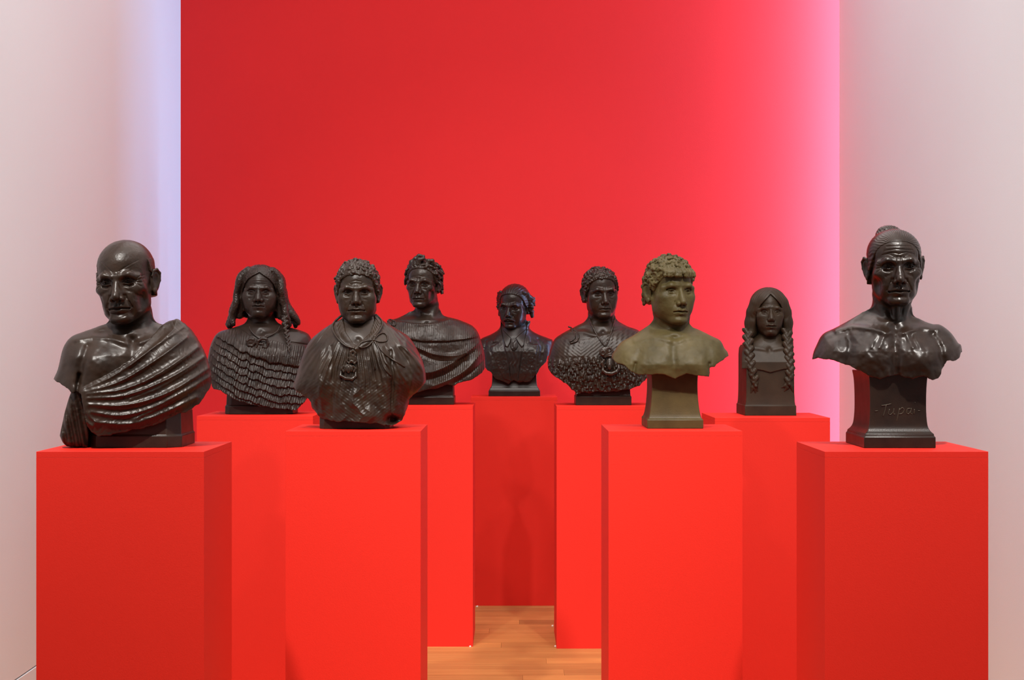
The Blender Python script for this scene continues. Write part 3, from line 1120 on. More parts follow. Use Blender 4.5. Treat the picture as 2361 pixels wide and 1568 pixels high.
    V.cap(B.p(826, 680, 6), B.p(826, 760, 4), 42, 36, 4, sub=True)
    cl = B.emit('cloak', *V.mesh())
    sh.cord('collar_cord', [(795, 722), (774, 740), (767, 755), (776, 776), (795, 795), (818, 803)], 2.8, 1.0, cl)
    sh.cord('collar_cord', [(867, 726), (880, 741), (878, 756), (862, 778)], 2.8, 1.0, cl)
    # bow
    for pts in [[(861, 783), (872, 772), (884, 768), (892, 775), (890, 786), (876, 788), (861, 784)], [(860, 784), (845, 786), (831, 791), (828, 799), (838, 801), (850, 796), (860, 785)],
                [(862, 785), (872, 805), (884, 845), (901, 865)], [(860, 786), (858, 810), (864, 850)], [(861, 782), (872, 764), (880, 752)], [(868, 790), (885, 815), (920, 838), (932, 845)]]:
        sh.cord('tie_cord', pts, 2.0, 1.6, cl)
    g = Vol(B.p(852, 792, -118), B.p(870, 776, -60), 0.8)
    c = B.p(861, 784, -sh.top(861, 784) - 2)
    g.ell(c, (4.5, 4, 3.8))
    v, f = g.mesh()
    B.emit('tie_knot', v, f, parent=cl)
    # pendant
    zf = -sh.top(812, 840) - 4
    g = Vol(B.p(780, 880, zf - 14), B.p(832, 800, zf + 14), 0.7)
    P = lambda x, y, dv=0.0: B.p(x, y, zf + dv)
    g.chain([P(814, 808), P(819, 813), P(816, 820), P(810, 818), P(809, 811), P(814, 808)], 3.0, 1)
    g.ell(P(812, 828), (8, 4, 9), 2)
    g.chain([P(803, 824, -2), P(800, 831, -2), P(805, 836, -3), P(810, 831, -3)], 2.0, 1)
    g.chain([P(820, 822, -2), P(822, 832, -2), P(817, 837, -3), P(813, 832, -3)], 2.0, 1)
    g.ell(P(804, 848), (12, 5, 10), 2)
    g.ell(P(804, 850, -4), (5, 4, 9), 1)
    g.chain([P(793, 843, -2), P(789, 849, -2), P(793, 855, -3)], 2.4, 1)
    g.chain([P(815, 843, -2), P(820, 848, -2), P(816, 855, -3)], 2.4, 1)
    g.chain([P(787, 856), P(786, 864, -2), P(797, 870, -3), P(812, 872, -3), P(820, 866, -2), P(820, 858)], [2.5, 3.2, 3.6, 3.6, 3.2, 2.5], 1.5)
    g.ell(P(797, 862, -4), (3, 2.5, 2.5), 1, sub=True)
    g.ell(P(811, 862, -4), (3, 2.5, 2.5), 1, sub=True)
    g.ell(P(814, 814, -3), (2.2, 3, 2.4), 1, sub=True)
    v, f = g.mesh()
    B.emit('pendant', v, f, M_B3P)
    # hair: short flattened curls
    cr = (74, 96, 76)
    line = ([-120, -90, -76, -56, -34, -14, 4, 26, 40, 120], [70, 68, 62, 46, 18, -14, -2, -6, -42, -54])
    g = hair_cap(B, 6, line, cr, k=5)
    add_curls(g, cr, 4.5, line, 460, 8, R=7, rad=4.3, lift=1.5, k=1.5)
    v, f = g.mesh()
    B.emit('hair', B.from_head(strands(v, f, 0.7)), f)
    rows = [(0.0, 0.120, 0.105), (0.04, 0.120, 0.105), (0.043, 0.117, 0.102), (0.09, 0.115, 0.10)]
    socle(B, rows, -0.535, 5.80, ch=0.018, bev=0.003)


bust_corded()

# ------------------------------------------------------------------ bald bust in a draped cloth (front left)
M_B1 = bronze('warm_dark_bronze', (0.0143, 0.0082, 0.0056), (0.0336, 0.0197, 0.0129), 0.36, 0.0, 0.30, scale=13)


def bust_bald():
    B = Bust(302, 4.79, 'bust of an old bald man with a ribbed cloth draped over one shoulder', 0.9, 1.45, M_B1)
    B.set_head(291, 648, -6, 0.835, -17, 4, -4)
    B.neck = [(B.p(302, 705, 14), B.p(308, 812, 24), 44, 58, 22),
              (B.p(262, 722, 4), B.p(293, 786, -40), 11, 9, 10), (B.p(336, 716, 4), B.p(322, 784, -42), 13, 10, 10)]
    wr = [([(-52, 44), (-30, 34), (-14, 22), (-6, 16)], 1.5, 0.4), ([(-44, 58), (-24, 42), (-8, 26)], 1.7, 0.9), ([(52, 44), (30, 32), (12, 20)], 1.5, 0.4), ([(56, 54), (34, 42), (10, 28)], 1.7, 0.9),
          ([(-36, 30), (-16, 20)], 1.6, 0.9), ([(40, 30), (18, 20)], 1.6, 0.9), ([(-28, -58), (-33, -76), (-30, -92)], 3, 1.8), ([(30, -56), (37, -74), (33, -92)], 3, 1.8),
          ([(-24, -84), (0, -88), (24, -84)], 2, 0.8), ([(-18, -95), (0, -98), (18, -94)], 2, 0.6), ([(46, -30), (56, -52), (52, -80)], 3.5, 1.3), ([(-46, -30), (-55, -52), (-50, -78)], 3.5, 1.3)]
    v1 = head_mesh(B, cr=(78, 99, 75), face=66, jaw=51, brow=9, hollow=0.2, nw=15.5, npj=-113, nl=-39, br=8, naso=2.8, bag=1.7, frown=0.6, crow=1.3, eo=2.4, lipu=2.8, lipl=4.2, mouth=27, mz=-72, cheek=18,
                   chin=(26, 18, 17), strokes=wr, earx=77)
    out = [(262, 690), (258, 738), (228, 752), (190, 766), (165, 777), (147, 802), (135, 850), (122, 885), (112, 960), (112, 1200), (500, 1200), (490, 890), (484, 845), (468, 802), (446, 768), (405, 752), (350, 740), (340, 700), (338, 690)]
    sh = B.sheet(104, 506, 690, 1040)
    sh.inflate(out, 92, 88, 82)
    sh.neckline(746)
    a, b = sh.A()
    sh.yf *= np.interp(b, [690, 735, 770, 820, 900, 960, 1040], [0.5, 0.58, 0.82, 1.02, 1.1, 1.06, 0.98])
    base = sh.yf.copy()
    sh.yf = sh.yf + 11 * sh.blob(232, 835, 46, 36) + 6 * sh.blob(345, 830, 50, 40)
    sh.yf -= 12 * sh.blob(306, 786, 13, 12) + 4 * sh.stroke([(306, 800), (296, 860)], 10)
    sh.yf += 7 * sh.stroke([(294, 792), (258, 780), (215, 776), (178, 784)], 7) + 7 * sh.stroke([(322, 790), (350, 780), (385, 770)], 7)
    sh.yf -= 8 * sh.blob(240, 766, 26, 9) + 7 * sh.blob(350, 760, 18, 8)
    sh.yf -= 9 * sh.stroke([(205, 800), (192, 835), (184, 880)], 9) + 12 * sh.stroke([(186, 862), (180, 905)], 4)
    sh.yf += 6 * sh.blob(165, 815, 20, 34)
    sh.yf += 1.0 * fbm2(sh.U, sh.W, 0.07, 3)
    low = [(90, 600), (90, 874), (127, 874), (134, 879), (140, 880), (148, 886), (160, 893), (170, 904), (180, 900), (190, 905), (205, 915), (240, 930), (420, 930), (468, 880), (474, 830), (462, 800), (440, 772), (405, 752), (395, 600)]
    V = sh.vol(-128, 90, sh.poly(low) + 0.6 * fbm2(sh.U, sh.W, 0.2, 1))
    B.neck_to(V)
    B.emit('figure', *join([v1, V.mesh()]))
    # the cloth: folds gathered below the armpit and fanning over the far shoulder
    cloth = [(374, 749), (392, 739), (408, 735), (424, 744), (440, 758), (453, 775), (467, 800), (481, 832), (487, 860), (488, 882), (483, 897), (476, 903), (469, 914), (456, 931), (448, 933), (440, 940), (425, 949), (410, 949), (396, 957), (383, 962), (370, 971), (350, 977),
             (338, 979), (328, 984), (305, 985), (296, 990), (286, 992), (270, 993), (255, 998), (240, 998), (229, 1000), (214, 990), (203, 975), (196, 940), (190, 905), (190, 890), (232, 869), (268, 849), (301, 827), (338, 788)]
    sh.inflate([(300, 730), (345, 745), (380, 742), (408, 734), (428, 744), (446, 764), (470, 800), (486, 842), (492, 890), (500, 1010), (500, 1200), (112, 1200), (112, 960), (135, 880), (200, 800), (250, 750)], 92, 88, 82)
    sh.yf *= np.interp(b, [690, 735, 770, 820, 900, 960, 1040], [0.5, 0.6, 0.84, 1.02, 1.1, 1.06, 0.98])
    y = sh.yf + 10
    ridges = [([(198, 893), (260, 866), (330, 818), (402, 758)], 3.5, 5), ([(200, 899), (270, 880), (345, 838), (430, 778)], 4.5, 8), ([(203, 905), (290, 893), (370, 856), (455, 800)], 5, 8), ([(205, 914), (290, 908), (385, 872), (472, 822)], 5.5, 9),
              ([(208, 928), (290, 930), (380, 905), (482, 848)], 7, 11), ([(214, 945), (280, 953), (350, 936), (430, 896), (486, 866)], 6, 9), ([(225, 968), (300, 972), (370, 950), (450, 914)], 7, 8),
              ([(330, 880), (390, 850), (460, 800)], 4, 4), ([(300, 918), (370, 890), (450, 842)], 4, 4), ([(300, 842), (350, 804), (420, 756)], 3, 4), ([(194, 895), (197, 925), (208, 952), (222, 966)], 3.5, 8), ([(190, 900), (190, 935), (200, 962), (215, 976)], 3.5, 8),
              ([(374, 752), (392, 743), (408, 738)], 4, 4), ([(408, 738), (398, 760), (370, 790)], 4, 3), ([(310, 962), (380, 930), (450, 890)], 4, 4)]
    for pts, w, amp in ridges:
        y = y + amp * sh.ridge(pts, w) * np.clip(0.35 + np.hypot(a - 190, b - 895) / 160, 0, 1)
    rr = np.hypot(a - 188, b - 900)
    ang = np.arctan2(900 - b, a - 188)
    nz = fbm2(sh.U, sh.W, 0.06, 5)
    tick = np.maximum(0, np.sin(rr * 0.62 + 2.2 * nz + 2 * np.sin(ang * 24))) ** 4
    y = y - 1.0 * tick * np.clip(0.4 + nz, 0, 1) * sstep(50, 110, rr) + 0.5 * fbm2(sh.U, sh.W, 0.16, 6)
    keep = sh.mask
    V = sh.vol(-134, 92, np.maximum(sh.poly(cloth), -1e3) + 0.7 * fbm2(sh.U, sh.W, 0.2, 2), yf=y, yb=sh.yb + 5)
    V.F = np.maximum(V.F, -1e3)
    V.cap(B.p(308, 660, 14), B.p(312, 770, 18), 58, 60, 5, sub=True)
    cl = B.emit('draped_cloth', *V.mesh())
    # hanging end of the cloth under the arm
    end = [(184, 874), (176, 884), (168, 898), (160, 920), (152, 948), (146, 976), (141, 1000), (147, 1014), (156, 1024), (166, 1026), (175, 1027), (190, 1027), (204, 1027), (207, 1000), (205, 975), (199, 930), (194, 895)]
    s2 = B.sheet(132, 216, 866, 1034, 1.2)
    s2.inflate(end, 16, 20, 20)
    a2, b2 = s2.A()
    sl = np.interp(b2, [870, 1034], [58, 44])
    s2.yf = s2.yf + sl + 3 * np.sin((a2 - 0.18 * (b2 - 870)) * 0.42) * sstep(885, 950, b2) + 0.8 * fbm2(s2.U, s2.W, 0.15, 4)
    V = s2.vol(-100, 20, s2.poly(end), yb=s2.yb - sl + 26)
    v, f = V.mesh()
    B.emit('hanging_end', v, f, parent=cl)
    # thin side hair
    g = hair_cap(B, 0.6, ([-120, -40, -24, -12, 8, 24, 120], [120, 110, 62, 22, 12, -46, -56]), (78, 99, 75), k=3)
    x, yy, z = g.full()
    g.F = smax(g.F, (z - 60 + 0 * x + 0 * yy).astype(f4), 6)
    v, f = g.mesh()
    B.emit('side_hair', B.from_head(strands(v, f, 0.5, 0.4, 1.3)), f)
    rows = [(0.0, 0.1345, 0.130), (0.033, 0.1345, 0.130), (0.036, 0.1315, 0.127), (0.10, 0.129, 0.122)]
    socle(B, rows, -1.064, 4.825, ch=0.035, bev=0.004)


bust_bald()

# ------------------------------------------------------------------ bust with wild hair in a ribbed blanket (third row, left)
M_B4 = bronze('dark_brown_bronze', (0.0134, 0.0079, 0.0056), (0.0286, 0.0177, 0.0118), 0.31, 0.0, 0.31, scale=16)


def bust_wild():
    B = Bust(1000, 7.915, 'bust of an old man with wild swept-up hair wrapped in a ribbed blanket', 0.72, 0.95, M_B4)
    B.set_head(976, 655, -4, 0.468, -16, 2, 1)
    B.neck = [(B.p(984, 690, 8), B.p(986, 768, 14), 25, 34, 14), (B.p(962, 700, 2), B.p(978, 746, -24), 6, 5, 6), (B.p(1004, 702, 2), B.p(992, 746, -24), 7, 5, 6)]
    wr = [([(-30, 36), (0, 40), (30, 36)], 1.8, 1.0), ([(-8, 10), (-9, 28)], 3, 1.6), ([(9, 10), (9, 30)], 3, 1.6), ([(50, -20), (58, -50), (46, -84)], 5, 1.2), ([(-48, -20), (-54, -50), (-44, -84)], 5, 1.1)]
    v1 = head_mesh(B, cr=(76, 97, 72), face=65, jaw=49, brow=10.5, browz=13, hollow=0.15, nw=15.5, npj=-112, nl=-36, br=8.5, naso=3.2, bag=1.9, frown=1.8, crow=1.0, eo=3.0, lipu=3.4, lipl=4.6, mouth=25, mz=-72, cheek=19, chin=(24, 19, 16), strokes=wr)
    out = [(950, 690), (946, 716), (920, 732), (894, 742), (880, 772), (876, 830), (876, 920), (876, 1060), (1128, 1060), (1126, 920), (1121, 840), (1110, 788), (1094, 755), (1060, 738), (1020, 726), (1010, 705), (1008, 690)]
    sh = B.sheet(872, 1128, 690, 915)
    sh.inflate(out, 58, 56, 52)
    sh.neckline(728, 12)
    a, b = sh.A()
    sh.yf *= np.interp(b, [690, 725, 750, 790, 850, 915], [0.5, 0.6, 0.85, 1.05, 1.1, 1.04])
    base = sh.yf.copy()
    sh.yf = base - 5 * sh.blob(985, 748, 7, 6) - 3 * sh.blob(1018, 735, 12, 5) + 3 * sh.stroke([(994, 750), (1020, 742)], 4)
    V = sh.vol(-80, 60, np.maximum(sh.poly([(860, 600), (860, 790), (1140, 790), (1140, 600)]), -5))
    B.neck_to(V)
    B.emit('figure', *join([v1, V.mesh()]))
    blanket = [(892, 741), (905, 738), (928, 741), (948, 744), (966, 746), (996, 745), (1012, 742), (1027, 737), (1040, 729), (1048, 727), (1056, 733), (1064, 740), (1080, 747), (1090, 751), (1095, 762), (1101, 773), (1108, 785), (1113, 798), (1117, 814), (1119, 846), (1110, 859), (1098, 867),
               (1085, 875), (1066, 879), (1055, 882), (1047, 888), (1038, 886), (1030, 885), (1018, 890), (1005, 895), (992, 895), (980, 898), (965, 903), (950, 905), (920, 895), (895, 880), (884, 840), (880, 800), (884, 762)]
    y = base + 5
    cur = lambda pts, w: sh.ridge(pts, w)
    y = y + 3 * cur([(893, 744), (928, 744), (966, 749), (1000, 748), (1027, 741), (1046, 731)], 3)
    band = [(880, 762), (930, 782), (975, 790), (1030, 790), (1075, 785), (1108, 778)]
    lineb = np.interp(a, *zip(*band))
    y = y + 4.0 * (sstep(0, 4, lineb - b) * sstep(60, 10, lineb - b)) - 2.5 * cur(band, 3)
    y = y + 6 * cur([(960, 800), (1000, 816), (1045, 820), (1080, 808), (1110, 784)], 4) - 4 * cur([(965, 812), (1005, 830), (1050, 832), (1090, 812)], 5)
    y = y + 10 * cur([(900, 820), (950, 850), (985, 858), (1015, 850), (1045, 834), (1075, 815)], 8) - 6 * cur([(930, 868), (985, 874), (1030, 860), (1070, 832)], 7)
    y = y + 9 * cur([(1000, 888), (1040, 872), (1075, 850), (1108, 815)], 8) - 5 * cur([(1050, 880), (1085, 858), (1115, 830)], 4)
    nz = fbm2(sh.U, sh.W, 0.05, 3)
    y = y + 0.75 * np.sin(a * 1.45 + 1.2 * nz) * np.clip(0.7 + 0.6 * nz, 0.2, 1.2) + 0.4 * fbm2(sh.U, sh.W, 0.2, 8)
    V = sh.vol(-92, 62, sh.poly(blanket) + 0.4 * fbm2(sh.U, sh.W, 0.25, 2), yf=y, yb=sh.yb + 3)
    V.cap(B.p(986, 660, 8), B.p(988, 738, 10), 40, 40, 3, sub=True)
    cl = B.emit('blanket', *V.mesh())
    sh.yf = y
    for pts in [[(898, 752), (903, 743), (909, 740), (914, 745), (911, 751), (904, 750)], [(897, 741), (903, 746), (900, 756)], [(893, 742), (898, 737), (905, 738)]]:
        sh.cord('shoulder_tie', pts, 1.7, 1.2, cl)
    # hair: tousled locks thrown up and out
    cr = (76, 97, 72)
    line = ([-120, -84, -66, -44, -22, -6, 6, 24, 40, 120], [86, 82, 70, 40, 4, -2, 18, 6, -40, -56])
    g = hair_cap(B, 5, line, cr, lo=(-132, -122, -95), hi=(132, 132, 168), k=5)
    P, N, rs = curl_points(cr, 3, line, 260, 12)
    for p, n in zip(P, N):
        side = min(1.0, abs(p[0]) / 74)
        flow = np.array([np.sign(p[0]) * (0.5 + side), 0.5, 0.9 - 1.5 * side * (p[2] < 75)]) + rs.normal(0, 0.55, 3)
        T = flow - n * (flow @ n)
        T /= np.linalg.norm(T) + 1e-9
        e = np.cross(T, n) * rs.choice([-1, 1])
        L = rs.uniform(20, 34) * (0.8 + 0.35 * side)
        up = rs.uniform(3, 9) * (0.6 + side)
        pts = [p - n * 2, p + T * L * 0.3 + n * up * 0.5 + e * 2, p + T * L * 0.6 + n * up - e * 2, p + T * L * 0.85 + n * up * 1.15 - e * 5, p + T * L + n * up * 0.9 - e * 9]
        g.chain(pts, [6.5, 7, 6, 4.2, 2.2], 1.8)
    for pts in [[(-30, -52, 96), (-26, -50, 122), (-10, -46, 138), (14, -44, 136), (22, -46, 122)], [(-10, -58, 96), (-4, -58, 118), (14, -52, 124)], [(30, -50, 92), (40, -46, 112), (58, -40, 114), (66, -40, 98)], [(-46, -44, 86), (-50, -40, 106), (-38, -36, 118)]]:
        g.chain(pts, [13, 11, 9, 6, 3][:len(pts)], 4)
    v, f = g.mesh()
    B.emit('hair', B.from_head(strands(v, f, 1.0, 0.3, 1.0)), f)
    rows = [(0.0, 0.106, 0.10), (0.036, 0.106, 0.10), (0.0395, 0.102, 0.096), (0.12, 0.099, 0.09)]
    socle(B, rows, -0.376, 7.93, bev=0.003)


bust_wild()

# ------------------------------------------------------------------ bust in a suit jacket (rear centre)
M_B5 = bronze('black_brown_bronze', (0.0109, 0.0066, 0.0050), (0.0235, 0.0144, 0.0106), 0.32, 0.0, 0.31, scale=18)


def bust_suit():
    B = Bust(1184, 9.10, 'bust of a man with moustache and swept-back hair in a suit jacket and tie', 0.66, 0.72, M_B5)
    B.set_head(1186, 706, -3, 0.425, -19, 7, 2)
    B.neck = [(B.p(1188, 738, 5), B.p(1186, 790, 8), 24, 30, 8)]
    mo = lambda g: (g.chain([(-30, -92, -70), (-14, -104, -61), (0, -106, -57), (14, -104, -61), (30, -92, -70)], [4, 6.5, 5, 6.5, 4], 3))
    v1 = head_mesh(B, cr=(76, 98, 77), face=66, jaw=50, brow=10.5, browz=12, hollow=0.0, nw=12.5, npj=-114, nl=-37, br=7.5, naso=2.2, bag=1.3, frown=1.0, eo=2.4, lipu=4, lipl=5.5, mouth=22, mz=-74, cheek=18, chin=(24, 20, 16), xtra=mo)
    out = [(1154, 735), (1152, 756), (1134, 770), (1108, 782), (1099, 800), (1095, 850), (1094, 900), (1094, 1000), (1286, 1000), (1284, 900), (1281, 830), (1275, 788), (1267, 781), (1239, 770), (1221, 757), (1218, 735)]
    low = [(1080, 640), (1080, 838), (1105, 840), (1119, 846), (1126, 854), (1133, 857), (1138, 866), (1143, 873), (1150, 874), (1156, 877), (1165, 880), (1173, 884), (1180, 878), (1185, 875), (1192, 879), (1199, 881), (1206, 878), (1212, 880), (1221, 878), (1227, 872), (1231, 866), (1237, 862),
           (1240, 857), (1243, 850), (1248, 844), (1254, 838), (1258, 834), (1260, 828), (1262, 821), (1267, 818), (1272, 806), (1276, 790), (1300, 780), (1300, 640)]
    sh = B.sheet(1092, 1286, 730, 892)
    sh.inflate(out, 46, 44, 42)
    sh.neckline(748, 10)
    a, b = sh.A()
    sh.yf *= np.interp(b, [730, 756, 775, 810, 860, 892], [0.6, 0.72, 0.9, 1.08, 1.1, 1.0])
    base = sh.yf.copy()
    pz = lambda pts, d=0.0: sstep(1.0, -1.0, sh.poly(pts) + d)
    # shirt front with collar wings and cravat folds
    V_open = [(1156, 735), (1155, 757), (1163, 790), (1172, 838), (1178, 874), (1186, 890), (1194, 874), (1201, 838), (1208, 792), (1214, 762), (1216, 735)]
    y = base - 1.5
    y = y + 1.8 * pz([(1155, 754), (1163, 765), (1178, 780), (1176, 790), (1171, 800), (1166, 799), (1160, 782)]) + 1.8 * pz([(1216, 757), (1200, 770), (1189, 780), (1196, 792), (1203, 801), (1208, 795), (1213, 775)])
    y = y + (0.5 * np.sin((a - 1185 + (b - 840) * 0.05) * 0.8 + 2.5 * fbm2(sh.U, sh.W, 0.06, 8)) + 0.5 * fbm2(sh.U * 1.5, sh.W * 0.5, 0.16, 3)) * sstep(805, 815, b)
    sh.yf = y
    V = sh.vol(-60, 46, np.maximum(sh.poly(low), sh.poly([(1150, 725), (1150, 760), (1160, 800), (1170, 880), (1200, 880), (1212, 800), (1222, 760), (1222, 725)])))
    B.neck_to(V)
    B.emit('figure', *join([v1, V.mesh()]))
    yt = base + 0.8 + 2.6 * np.clip(1 - sh.dist([(1184, 790), (1185, 800)]) / 12, 0, 1) - 0.8 * sh.stroke([(1189, 786), (1184, 792), (1182, 800)], 1.5)
    tie = [(1178, 781), (1190, 781), (1195, 797), (1191, 804), (1186, 809), (1180, 806), (1176, 798)]
    v, f = sh.vol(-60, 10, sh.poly(tie), yf=yt, yb=0 * a + 8 - base).mesh()
    B.emit('tie', v, f)
    # jacket with lapels, notches and sleeve seams
    y = base + 2.4
    y = y + 1.6 * pz([(1151, 752), (1137, 789), (1148, 792), (1131, 801), (1141, 826), (1152, 852), (1163, 873), (1178, 878), (1172, 840), (1161, 792), (1155, 760)])
    y = y + 1.6 * pz([(1219, 756), (1223, 789), (1238, 793), (1239, 803), (1228, 832), (1216, 858), (1206, 878), (1194, 878), (1200, 840), (1208, 792), (1214, 762)])
    y = y - 2.2 * sh.stroke([(1136, 790), (1148, 790)], 1.6) - 2.2 * sh.stroke([(1221, 792), (1238, 793)], 1.6)
    y = y - 2.4 * sh.stroke([(1241, 782), (1248, 800), (1246, 830)], 3) - 2.4 * sh.stroke([(1122, 785), (1117, 810), (1120, 846)], 3) + 2 * sh.blob(1262, 800, 8, 14)
    y = y + 1.4 * sh.stroke([(1234, 815), (1232, 840), (1235, 860)], 2.5) + 1.2 * sh.stroke([(1225, 845), (1222, 870)], 2) + 1.2 * sh.stroke([(1130, 815), (1138, 850)], 2.5)
    y = y + 0.5 * fbm2(sh.U, sh.W, 0.11, 2) + 0.25 * fbm2(sh.U, sh.W, 0.3, 4)
    V = sh.vol(-64, 48, np.maximum(sh.poly(low) + 0.6 * fbm2(sh.U, sh.W, 0.25, 1), -sh.poly(V_open)), yf=y, yb=sh.yb + 2)
    V.cap(B.p(1187, 720, 5), B.p(1187, 765, 6), 30, 28, 2, sub=True)
    B.emit('jacket', *V.mesh())
    cr = (76, 98, 77)
    line = ([-120, -84, -66, -46, -24, -8, 8, 26, 40, 120], [80, 74, 62, 34, 2, -4, 14, 4, -46, -58])
    g = hair_cap(B, 6, line, cr, k=5)
    for s in (-1, 1):
        for i in range(9):
            z0 = 66 - i * 9
            g.chain([(s * 64, -38 + i * 4, z0 + 14), (s * 82, -14 + i * 4, z0 + 2), (s * (92 + 6 * math.sin(i * 1.3)), 12, z0 - 18), (s * (100 + (8 if i < 5 else -4)), 26, z0 - 22 - i)], [8, 10, 9, 4], 4)
        for i in range(5):
            g.chain([(s * 82, 20 + i * 5, -10 - i * 8), (s * 92, 28, -26 - i * 7), (s * 86, 34, -38 - i * 6)], [10, 9, 5], 4)
    v, f = g.mesh()
    n = normals(v, f)
    ph = np.arctan2(v[:, 0], v[:, 2] - 20)
    v = v + n * (0.9 * np.sin(ph * 34 + v[:, 1] * 0.02 + 3 * vnoise(v, 0.03)))[:, None]
    B.emit('hair', B.from_head(v), f)
    rows = [(0.0, 0.1385, 0.095), (0.030, 0.1385, 0.095), (0.033, 0.134, 0.091), (0.042, 0.131, 0.088), (0.052, 0.124, 0.083), (0.075, 0.120, 0.078), (0.10, 0.119, 0.076), (0.13, 0.119, 0.074)]
    socle(B, rows, 0.0125, 9.10, bev=0.003, curve=3)


bust_suit()

# ------------------------------------------------------------------ bust in a feather cloak (third row, right)
M_B6 = bronze('dark_feather_bronze', (0.0126, 0.0072, 0.0045), (0.0286, 0.0171, 0.0101), 0.34, 0.0, 0.31, scale=16)


def bust_feather():
    B = Bust(1378, 7.865, 'bust of a curly-haired man in a feather cloak with a large hook pendant', 0.72, 0.95, M_B6)
    B.set_head(1384, 676, -4, 0.492, 13, 3, -2)
    B.neck = [(B.p(1386, 712, 7), B.p(1384, 790, 12), 26, 36, 16), (B.p(1364, 722, 2), B.p(1384, 766, -26), 6, 5, 8), (B.p(1410, 722, -2), B.p(1396, 766, -26), 6, 5, 8)]
    v1 = head_mesh(B, cr=(74, 96, 76), face=65, jaw=50, brow=9.5, hollow=0.0, nw=13.5, npj=-114, nl=-38, br=7.5, naso=1.6, bag=1.2, frown=0.9, eo=2.8, lipu=3.8, lipl=5.2, mouth=23, mz=-71, cheek=18, chin=(24, 19, 16))
    out = [(1364, 720), (1360, 735), (1328, 752), (1291, 772), (1275, 788), (1264, 822), (1258, 860), (1256, 930), (1256, 1050), (1504, 1050), (1502, 930), (1500, 850), (1494, 800), (1476, 765), (1446, 752), (1418, 735), (1414, 720)]
    sh = B.sheet(1252, 1506, 720, 915)
    sh.inflate(out, 60, 58, 54)
    sh.neckline(742, 12)
    a, b = sh.A()
    sh.yf *= np.interp(b, [720, 750, 775, 820, 870, 915], [0.55, 0.7, 0.9, 1.08, 1.06, 0.92])
    base = sh.yf.copy()
    sh.yf = base + 4 * sh.stroke([(1378, 775), (1345, 766), (1312, 766)], 5) + 4 * sh.stroke([(1402, 772), (1430, 762)], 5) - 6 * sh.blob(1390, 768, 7, 7) - 3 * sh.blob(1350, 757, 14, 5)
    V = sh.vol(-84, 62, sh.poly([(1240, 600), (1240, 830), (1520, 830), (1520, 600)]))
    B.neck_to(V)
    B.emit('figure', *join([v1, V.mesh()]))
    cloak = [(1291, 773), (1315, 783), (1345, 783), (1380, 776), (1420, 766), (1445, 756), (1455, 751), (1476, 764), (1492, 795), (1499, 830), (1496, 860), (1487, 876), (1480, 881), (1473, 888), (1462, 891), (1451, 896), (1438, 896), (1424, 901), (1410, 900), (1395, 903), (1378, 900), (1360, 905), (1345, 903), (1331, 907),
             (1325, 899), (1319, 897), (1313, 889), (1308, 884), (1300, 880), (1294, 874), (1284, 869), (1272, 861), (1264, 848), (1262, 836), (1266, 823), (1274, 790), (1282, 772)]
    y = base + 4.5
    edge = np.interp(a, [1262, 1300, 1360, 1400, 1440, 1500], [822, 826, 822, 818, 812, 806])
    nz = fbm2(sh.U, sh.W, 0.06, 3)
    # hatched woven band above
    wv = np.sin((a * (0.75 * np.sign(a - 1340)) + b * 0.9) * 0.85 + nz) * 0.2 + 0.25 * np.sin(a * 0.55 + b * 0.08)
    y = y + wv * sstep(6, -4, b - edge) * sstep(1240, 1300, a)
    # feathers below: overlapping drop-shaped tufts
    rs = np.random.RandomState(21)
    tuft = np.zeros(a.shape)
    for r_ in range(11):
        for c_ in range(22):
            x0 = 1258 + c_ * 11.5 + (r_ % 2) * 5.7 + rs.uniform(-3, 3)
            y0 = np.interp(x0, [1262, 1300, 1360, 1440, 1500], [822, 826, 822, 812, 806]) + r_ * 8.4 + rs.uniform(-3, 3)
            x1, y1 = x0 + rs.uniform(-4, 4), y0 + rs.uniform(10, 16)
            i0, i1 = np.searchsorted(sh.U1 + B.xc, [x0 - 12, x0 + 12])
            j0, j1 = np.searchsorted(sh.W1, [B.b0 - y1 - 8, B.b0 - y0 + 8])
            if i1 <= i0 or j1 <= j0:
                continue
            d = seg_dist(sh.U[i0:i1, j0:j1], sh.W[i0:i1, j0:j1], B.q([(x0, y0), (x1, y1)]))
            t = np.clip((b[i0:i1, j0:j1] - y0) / (y1 - y0), 0, 1)
            bump = (1.2 + 4.4 * t) * np.exp(-(d / 3.4) ** 2)
            tuft[i0:i1, j0:j1] = np.maximum(tuft[i0:i1, j0:j1], bump)
    y = y + tuft * sstep(-4, 6, b - edge) + (0.8 * fbm2(sh.U, sh.W, 0.28, 6) + 0.6 * np.sin(a * 2.1 + 4 * fbm2(sh.U, sh.W, 0.1, 12))) * sstep(-4, 6, b - edge)
    V = sh.vol(-96, 64, sh.poly(cloak) + 0.8 * fbm2(sh.U, sh.W, 0.22, 2), yf=y, yb=sh.yb + 3)
    V.cap(B.p(1386, 690, 8), B.p(1386, 760, 10), 44, 44, 3, sub=True)
    cl = B.emit('feather_cloak', *V.mesh())
    sh.yf = np.maximum(y * (sh.poly(cloak) < 0), base)
    for pts in [[(1310, 753), (1318, 757), (1320, 764)], [(1316, 760), (1328, 764), (1334, 774), (1331, 786), (1315, 792)], [(1322, 758), (1332, 766), (1334, 780), (1324, 790)], [(1318, 762), (1326, 772), (1324, 782), (1314, 788)]]:
        sh.cord('shoulder_toggle', pts, 1.8, 2.0, cl)
    # necklace cord and pendant
    neck_l = [(1359, 735), (1366, 752), (1376, 772), (1388, 790), (1395, 798)]
    neck_r = [(1418, 734), (1413, 752), (1407, 772), (1400, 790), (1396, 798)]
